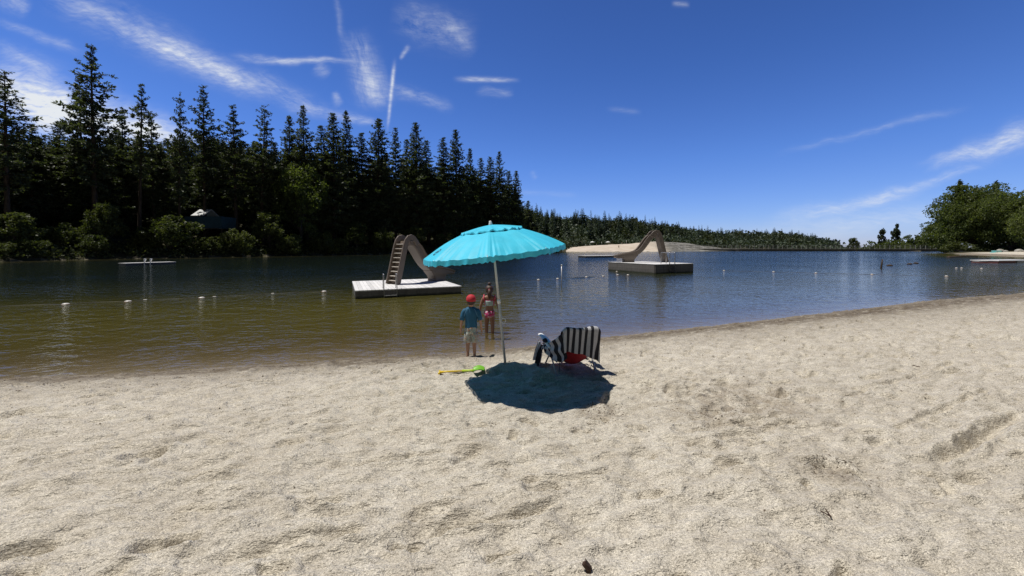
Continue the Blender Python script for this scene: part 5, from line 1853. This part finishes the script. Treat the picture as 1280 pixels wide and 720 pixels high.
# flat floating docks
def dock(label, a, b, dp, zt, rails=None):
    ex = (b - a).normalized(); w = (b - a).length
    t = thing('floating_dock', label, 'dock', (a.x, a.y, 0), math.atan2(ex.y, ex.x))
    m = MB(); m.box((w, dp, 0.05), (w / 2, dp / 2, zt - 0.025)); m.build('deck', M_DECK, t, False, 0.006)
    m = MB(); m.box((w - 0.1, dp - 0.1, zt - 0.05 + 0.1), (w / 2, dp / 2, (zt - 0.05 - 0.1) / 2 - 0.002)); m.build('float', M_DARK, t, False, 0.01)
    if rails:
        for x in rails:
            m = MB(); m.tube(bend([(x, -0.05, -0.3), (x, -0.05, zt + 0.40), (x + 0.30, 0.15, zt + 0.40), (x + 0.30, 0.5, zt)]), 0.04, 8); m.build('handrail', M_WHITEP, t)
    return t


dock('flat empty floating dock with two white ladder hoops, far left on the dark water', at_z(157, 332.0), at_z(220.5, 329.8), 1.3, 0.26, (1.6, 2.15))
dock('long low floating dock beyond the right raft, before the pale sand bank', at_z(732, 322.0), at_z(771, 321.6), 3.0, 0.34)

# ------------------------------------------------------------------ swim line: buoys and rope
def buoy(px, py, label, s=1.0, flat=0.62):
    p = at_z(px, py)
    t = thing('buoy', label, 'buoy', (p.x, p.y, 0.0), px * 0.7, 'white buoys marking the swimming area')
    t.scale = (s, s, s)
    m = MB(); m.lathe([(0.01, 0.165 * flat), (0.06, 0.158 * flat), (0.115, 0.12 * flat), (0.15, 0.06 * flat), (0.158, 0.02)], 20); m.build('float', M_BUOY, t)
    m = MB(); m.lathe([(0.160, 0.022), (0.165, 0.0), (0.158, -0.05), (0.10, -0.12), (0.01, -0.14)], 20); m.build('shade_band', M_BUOYSHADE, t)
    return p


LINE1 = [(82, 380.5, 'flat white buoy farthest left on the rope'), (160, 377.0, 'flat white buoy second from the left on the rope'),
         (252, 372.5, 'flat white buoy on the rope midway between the left photo edge and the slide raft'), (405, 364.5, 'white buoy left beside the corner of the left slide raft')]
pts = [buoy(px, py, lab, 0.62, 0.45) for px, py, lab in LINE1]
LINE2 = [(673, 350, 'white buoy left of the mooring pole, the farther one from it'), (697, 348.7, 'white buoy close at the left side of the mooring pole'), (733, 346.6, 'white buoy right of the mooring pole'),
         (754, 345.6, 'white buoy midway between the mooring pole and the right raft'), (772, 344.0, 'white buoy before the dark left end of the right raft'), (785, 344.0, 'white buoy before the pale side of the right raft'),
         (771, 339.6, 'tiny white buoy tight against the left end of the right raft'),
         (905, 338.5, 'white buoy first to the right of the right raft'), (967, 340.0, 'white buoy second to the right of the right raft'), (1020, 341.6, 'white buoy third to the right of the right raft'), (1090, 343.3, 'white buoy below the leaning stick in the water'),
         (1183, 345.5, 'white buoy nearest the beach at the far right'), (1195.5, 335.2, 'left one of two touching white buoys in the oak reflection'), (1202, 335.2, 'right one of two touching white buoys in the oak reflection'), (1227, 335.8, 'single white buoy right of the two touching ones')]
pts2 = [buoy(px, py, lab, 0.56 if i != 6 else 0.48, 0.7) for i, (px, py, lab) in enumerate(LINE2)]


def rope(label, P, small=None):
    t = thing('float_rope', label, 'rope', (P[0].x, P[0].y, 0))
    path = []
    for a, b in zip(P[:-1], P[1:]):
        L = (b - a).length; nn = Vector((-(b - a).y, (b - a).x, 0)).normalized()
        for k in range(int(L / 0.35)):
            f = k / int(L / 0.35)
            path.append(a.lerp(b, f) + nn * 0.25 * math.sin(f * PI) + Vector((0, 0, 0.008 + 0.006 * math.sin(k * 1.7))) - t.location)
    m = MB(); m.tube([q - Vector((0, 0, 0.006)) for q in path], 0.009, 6); m.build('rope', M_ROPE, t)
    if small:
        for k in range(small, len(path) - 1, small):
            m = MB(); m.tube([path[k] - Vector((0.07, 0, 0)), path[k] - Vector((0.05, 0, 0)), path[k] + Vector((0.05, 0, 0)), path[k] + Vector((0.07, 0, 0))], [0.010, 0.022, 0.022, 0.010], 8); m.build('float', M_BUOY, t)
    return t


rope('thin weathered rope with small floats linking the four left buoys', [at_z(-30, 385)] + pts + [at_z(440, 363)], 5)
rope('thin rope running between the buoys right of the right raft', [pts2[7], pts2[8], pts2[9], pts2[10], pts2[11]])
rope('thin rope linking the buoys beside the mooring pole', [at_z(580, 356)] + pts2[0:4])

p = at_z(702, 358.5); h = at_y(702, 332, p.y).z
t = thing('mooring_pole', 'thin grey steel pole standing in the water right of the umbrella', 'pole', (p.x, p.y, 0))
m = MB(); m.tube([(0, 0, -1.2), (0, 0, h)], 0.032, 12); m.build('post', M_STEEL, t)
m = MB(); m.tube([(0, 0, h), (0, 0, h + 0.05)], [0.045, 0.03], 12); m.build('cap', M_WHITEP, t)
p = at_z(1100, 335.2); m = MB(); m.tube([(0, 0, -0.8), (0.15, 0, 0.35), (0.22, 0, 0.85)], [0.09, 0.07, 0.04], 7)
o = m.build('driftwood_stick', M_PINEBARK); o.location = p; tag(o, 'dark stick poking up out of the lake, left of the oak reflection', 'stick')
for px, py, r, lab in ((1112, 332.5, 0.22, 'dark lump floating just right of the stick in the lake'), (1137, 330.5, 0.2, 'dark lump floating midway between the stick and the oaks'), (1145, 329.5, 0.2, 'dark lump floating, the one nearest the oaks')):
    p = at_z(px, py); m = MB(); m.lathe([(0.01, -0.15), (r, -0.02), (r * 0.85, 0.1), (r * 0.3, 0.16), (0.01, 0.17)], 9); o = m.build('driftwood_lump', M_PINEBARK); o.location = p; o.scale = (1.5, 1, 1)
    tag(o, lab, 'driftwood')
for a_, b_, lab in (((1185, 321.8), (1222, 320.6), 'dark log lying in the water before the big oak'),):
    A, B = at_z(*a_), at_z(*b_); m = MB(); m.tube([(0, 0, 0), (B - A) * 0.5 + Vector((0, 0, 0.06)), (B - A)], [0.28, 0.24, 0.12], 8); o = m.build('log', M_PINEBARK); o.location = A; tag(o, lab, 'log')

# ------------------------------------------------------------------ dam with its tall railing
DA, DB = Vector((104, 237, 0)), Vector((292, 213, 0))
ex = (DB - DA).normalized(); wd_ = (DB - DA).length
M_CONC = pmat('stained_dark_concrete', (0.075, 0.072, 0.066), 0.9, 0.35, 0.6)
t = thing('dam_wall', 'long low dark dam wall closing the lake on the right', 'dam', DA, math.atan2(ex.y, ex.x))
m = MB(); m.box((wd_, 1.2, 3.2), (wd_ / 2, 0.6, -0.55)); m.build('wall', M_CONC, t, False)
m = MB(); m.box((wd_, 1.9, 0.22), (wd_ / 2, 0.6, 1.165)); m.build('crest', pmat('pale_concrete', (0.20, 0.19, 0.175), 0.9, 0.2, 0.8), t, False)
t = thing('railing_fence', 'tall thin metal railing running along the top of the dam', 'fence', DA + Vector((0, 0, 1.28)), math.atan2(ex.y, ex.x))
NP = 72
for k in range(NP):
    x = 0.3 + (wd_ - 0.6) * k / (NP - 1)
    m = MB(); m.box((0.15, 0.12, 2.3), (x, 0.25, 1.15)); m.build('post', M_POLE, t, False)
for z in (0.25, 1.2, 2.3):
    m = MB(); m.box((wd_ - 0.6, 0.07, 0.16), (wd_ / 2, 0.17, z)); m.build('rail', M_POLE, t, False)
m = MB()
for k in range(int(wd_ / 0.6)): m.box((0.012, 0.012, 2.2), (0.4 + 0.6 * k, 0.12, 1.16))
m.build('wire_mesh', M_STEEL, t, False)

# ------------------------------------------------------------------ cabin in the left forest
yC = shore_dist(254) + 9
cl_, cr_ = at_y(231, 285.5, yC), at_y(277, 285.5, yC)
zb = cl_.z; zw = at_y(254, 270.5, yC).z; zr_ = at_y(254, 260.5, yC).z
wc = cr_.x - cl_.x
cab = thing('lake_cabin', 'dark blue cabin with pale roof half hidden among the left pines', 'cabin', (cl_.x, yC, 0))
M_BLUEW = pmat('faded_blue_boards', (0.030, 0.075, 0.105), 0.8, 0.25, 1.2)
m = MB(); m.box((wc, 4.4, zw - zb), (wc / 2, 2.2, (zw + zb) / 2)); m.build('wall', M_BLUEW, cab, False)
m = MB()
for k in range(int(wc / 0.3)): m.box((0.05, 0.03, zw - zb - 0.1), (0.15 + 0.3 * k, -0.017, (zw + zb) / 2))
m.build('boards', pmat('blue_batten', (0.045, 0.10, 0.13), 0.8, 0.25, 1.2), cab, False)
M_ROOF = pmat('pale_metal_roof', (0.50, 0.51, 0.51), 0.55, 0.15, 0.9)
m = MB(); rot = Matrix.Rotation(R(33), 3, 'X')
m.box((wc * 0.34, 2.9, 0.10), (wc * 0.36, 1.0, (zw + zr_) / 2 + 0.05), rot); m.build('roof', M_ROOF, cab, False)
m = MB(); m.box((wc * 0.34, 2.9, 0.10), (wc * 0.36, 3.42, (zw + zr_) / 2 + 0.05), Matrix.Rotation(R(-33), 3, 'X')); m.build('roof', M_ROOF, cab, False)
for x in (0.1, wc * 0.5, wc - 0.1):
    m = MB(); m.box((0.22, 0.22, zb - 0.2), (x, 0.2, zb / 2)); m.build('stilt', M_PINEBARK, cab, False)
m = MB(); m.box((wc + 0.4, 1.4, 0.14), (wc / 2, -0.72, zb - 0.08)); m.build('balcony', M_FASCIA, cab, False)

# ------------------------------------------------------------------ things on the far sand bank and the right shore
def on_far(px, py, y):
    p = at_y(px, py, y); return Vector((p.x, y, gz(p.x, y)))


M_SHADE = pmat('white_shade_cloth', (0.75, 0.75, 0.72), 0.8, 0.05)
for px, y, lab in ((740.5, 222, 'left one of two small white parasols on top of the sand bank'), (760, 222, 'right one of two small white parasols on top of the sand bank')):
    p = on_far(px, 304, y)
    t = thing('parasol', lab, 'parasol', p, 0.4)
    hz = max(2.0, at_y(px, 301.6, y).z - p.z)
    m = MB(); m.tube([(0, 0, -0.2), (0, 0, hz)], 0.05, 6); m.build('pole', M_STEEL, t)
    m = MB(); m.loft([(0, 0, hz - 0.75, 1.55, 1.55), (0, 0, hz - 0.3, 0.95, 0.95), (0, 0, hz, 0.05, 0.05)], 10); m.build('canopy', M_SHADE, t)


def far_person(px, py, y, H, cols, lab, rz=0.0, sit=False):
    p = on_far(px, py, y)
    t = thing('person', lab, 'person', p, rz)
    body(t, H, M_SKIN, 0.11, 0.04, (0.03, -0.02))
    hpart(t, H, 'top', cols[0], lambda m: m.loft([(0, 0, 0.48, 0.10, 0.07), (0, 0, 0.66, 0.11, 0.075), (0, 0, 0.77, 0.10, 0.06), (0, 0, 0.80, 0.045, 0.045)], 14))
    hpart(t, H, 'trousers', cols[1], lambda m: (m.loft([(0, 0, 0.40, 0.11, 0.08), (0, 0, 0.50, 0.10, 0.07)], 12), m.loft([(-0.056, 0, 0.10, 0.045, 0.05), (-0.052, 0, 0.42, 0.062, 0.07)], 12), m.loft([(0.056, 0, 0.10, 0.045, 0.05), (0.052, 0, 0.42, 0.062, 0.07)], 12)))
    hpart(t, H, 'hair', M_HAIRD, lambda m: m.loft([(0, -0.01, 0.86, 0.06, 0.06), (0, -0.005, 0.91, 0.074, 0.08), (0, 0, 0.96, 0.055, 0.06), (0, 0, 0.98, 0.01, 0.01)], 12))
    return t


M_BLK = pmat('black_cloth', (0.012, 0.012, 0.014), 0.8, 0.1)
M_GRY = pmat('grey_cloth', (0.30, 0.29, 0.28), 0.8, 0.1)
far_person(773.5, 309, 206, 1.5, (M_BLK, M_BLK), 'person in black walking down the middle of the sand bank')
far_person(777.5, 304, 219, 1.7, (M_GRY, M_GRY), 'person in grey on the crest of the sand bank', 0.6)
far_person(745.5, 306, 219, 1.6, (M_GRY, M_BLK), 'person in a grey top standing beside the left white parasol', 1.2)
# posts along the crest
for px, y, lab in ((783, 224, 'thin pale post on the crest of the sand bank behind the right slide'), (752, 226, 'thin pale post between the two white parasols')):
    p = on_far(px, 304, y); m = MB(); m.tube([(0, 0, -0.3), (0, 0, 2.4)], 0.09, 7); o = m.build('pale_post', M_POLE); o.location = p; tag(o, lab, 'post')
# small pedal boat pulled up on the right beach
p = at_z(1246, 318.2); y = p.y + 1.5; p = Vector((p.x * y / p.y, y, 0.06))
M_TURQ = pmat('turquoise_boat_plastic', (0.04, 0.42, 0.42), 0.4, 0.08, 2)
t = thing('small_boat', 'small turquoise boat with two seats at the edge of the right beach', 'boat', (p.x, p.y, 0.0), R(8))
m = MB(); m.rings([[(x, wv * math.cos(q), 0.30 + (0.38 if math.sin(q) > 0 else 0.42) * math.sin(q) * (0.75 + 0.25 * (abs(x) / 2.3))) for q in np.linspace(0, 2 * PI, 15)[:-1]] for x, wv in ((-2.3, 0.15), (-2.0, 0.55), (-1.0, 0.80), (0.6, 0.80), (1.8, 0.5), (2.3, 0.10))])
m.build('hull', M_TURQ, t)
for x in (-0.6, 0.75):
    m = MB(); m.rings([[(x - 0.4 + dx, -0.55, z), (x + 0.25 + dx, -0.55, z), (x + 0.25 + dx, 0.55, z), (x - 0.4 + dx, 0.55, z)] for z, dx in ((0.6, 0), (0.9, -0.05), (1.15, -0.2))]); m.build('seat', pmat('pale_turquoise_seat', (0.30, 0.62, 0.60), 0.4, 0.05), t, True, 0.05)
# white and red dock at the right edge
A, B = at_z(1248.5, 329.0), at_z(1300, 328.4)
ex = (B - A).normalized(); w = (B - A).length
t = thing('floating_dock', 'white topped dock with faded red side at the right photo edge', 'dock', (A.x, A.y, 0), math.atan2(ex.y, ex.x))
m = MB(); m.box((w, 2.6, 0.10), (w / 2, 1.3, 0.30)); m.build('deck', M_WHITEP, t, False, 0.01)
m = MB(); m.box((w * 0.42, 2.4, 0.24), (w * 0.22, 1.3, 0.125)); m.build('red_side', pmat('faded_red_board', (0.28, 0.10, 0.09), 0.7, 0.2, 2), t, False)
m = MB(); m.box((w * 0.5, 2.4, 0.2), (w * 0.72, 1.3, 0.12)); m.build('float', M_GREYTUBE, t, False)
m = MB(); m.box((1.6, 0.6, 0.06), (-0.85, 1.2, 0.22)); m.build('gangplank', M_POLE, t, False)
for px, py, y, r, lab in ((1250, 309, 118, 0.9, 'pale boulder in the shade under the big oak'), (1274, 309, 108, 1.0, 'pale boulder under the oak at the right photo edge'), (1257, 313, 114, 0.6, 'small pale boulder above the turquoise boat')):
    p = on_far(px, py, y); m = MB()
    rg = random.Random(px)
    m.loft([(0, 0, -0.2, r, r * 0.8), (0.1, 0, r * 0.35, r * 1.05, r * 0.85), (0.0, 0.05, r * 0.75, r * 0.7, r * 0.6), (0.05, 0, r * 0.95, r * 0.2, r * 0.2)], 9)
    m.v = [(x + rg.uniform(-.08, .08), yv_ + rg.uniform(-.08, .08), z) for x, yv_, z in m.v]
    o = m.build('boulder', pmat('pale_granite', (0.34, 0.32, 0.28), 0.9, 0.2, 1.5), None, False, 0.05); o.location = p; tag(o, lab, 'boulder')

# ------------------------------------------------------------------ litter on the beach
M_LEAFD = pmat('dead_leaf', (0.055, 0.028, 0.018), 0.8, 0.3, 30)
p = on_ground(736, 721)
t = thing('dead_leaf', 'curled brown dead leaf on the sand at the bottom of the photo', 'leaf', (p.x, p.y, p.z), R(20), None, 0.75)
def leaf_pt(u, v):
    w = 0.026 * math.sin(PI * (0.06 + 0.9 * u)) ** 0.8
    return ((v - 0.5) * 2 * w + 0.012 * math.sin(u * 5), 0.015 * u + 0.02 * (2 * v - 1) ** 2, 0.004 + 0.075 * u + 0.01 * math.sin(v * 9 + u * 5))
m = MB(); m.grid(leaf_pt, 12, 8, 0.0012); m.build('blade', M_LEAFD, t)
m = MB(); m.tube([(0.0, 0.0, 0.006), (-0.01, -0.02, 0.004), (-0.02, -0.035, 0.003)], 0.0018, 5); m.build('stem', M_LEAFD, t)


def twig(pix, r, lab):
    P = [on_ground(*q) for q in pix]
    o_ = P[0].copy(); m = MB()
    m.tube([q - o_ + Vector((0, 0, 0.012)) for q in P], [r * (1 - 0.5 * i / len(P)) for i in range(len(P))], 6)
    return o_, m


o_, m = twig([(1039, 649), (1031, 638), (1023, 628)], 0.0035, '')
P0, P1_ = on_ground(1039, 649), on_ground(1017, 638)
m.tube([Vector((0, 0, 0.012)), (P1_ - P0) * 0.5 + Vector((0, 0, 0.016)), P1_ - P0 + Vector((0, 0, 0.01))], [0.003, 0.0028, 0.002], 6)
o = m.build('twig', M_LEAFD); o.location = o_; tag(o, 'forked dry twig lying on the right part of the sand', 'twig')
for pix, lab in ((((1141, 458), (1150, 460)), 'short dark twig on the sand far right, near the water'), (((1028, 420), (1040, 422)), 'dark stick on the sand close to the right shoreline')):
    o_, m = twig(pix, 0.006, ''); o = m.build('twig', M_LEAFD); o.location = o_; tag(o, lab, 'twig')
# crumbs of bark, pebbles and wet clods along the wash line and in the dug patches
rg = np.random.default_rng(31)
deb = MB()
cand = []
for k in range(3600):
    px, py = rg.uniform(-60, 1340), rg.uniform(372, 560)
    d_ = ray(px, py)
    if d_.z < -0.02:
        tt = (0.3 - CZ) / d_.z
        cand.append((d_.x * tt, d_.y * tt))
for (cx, cy), r in DUG:
    for k in range(110): cand.append((cx + rg.normal(0, r * 0.55), cy + rg.normal(0, r * 0.4)))
for k in range(420): cand.append((rg.uniform(-6, 8), rg.uniform(1.3, 6)))
cand = np.array(cand)
cz_, cd_, _ = ground_z(cand[:, 0], cand[:, 1], True)
rl_, gg_ = relief(cand[:, 0], cand[:, 1], cd_)
for (x, y), z, d_, g_ in zip(cand, cz_ + rl_, cd_, gg_):
    if d_ < 0.05 or (d_ > 1.6 and g_ < 0.2 and rg.random() > 0.35): continue
    s = rg.uniform(0.0025, 0.007) * (1.4 if d_ < 1.6 else 1.0) * (1 + 0.06 * y)
    a = rg.uniform(0, 6.28); e = rg.uniform(0.4, 2.4)
    ca, sa = math.cos(a), math.sin(a)
    P = [(s * e, 0, 0), (0, s, 0), (-s * e, 0, 0), (0, -s, 0), (0, 0, s * 0.8)]
    b_ = len(deb.v)
    deb.v += [(x + ca * u - sa * v, y + sa * u + ca * v, z + w - 0.001) for u, v, w in P]
    deb.f += [(b_, b_ + 1, b_ + 4), (b_ + 1, b_ + 2, b_ + 4), (b_ + 2, b_ + 3, b_ + 4), (b_ + 3, b_, b_ + 4)]
M_DEB = pmat('bark_crumbs', (0.13, 0.10, 0.07), 0.9, 0.5, 3.0)
tag(deb.build('beach_debris', M_DEB, None, False), 'dark crumbs of bark and pebbles strewn on the sand', 'debris', kind='stuff')
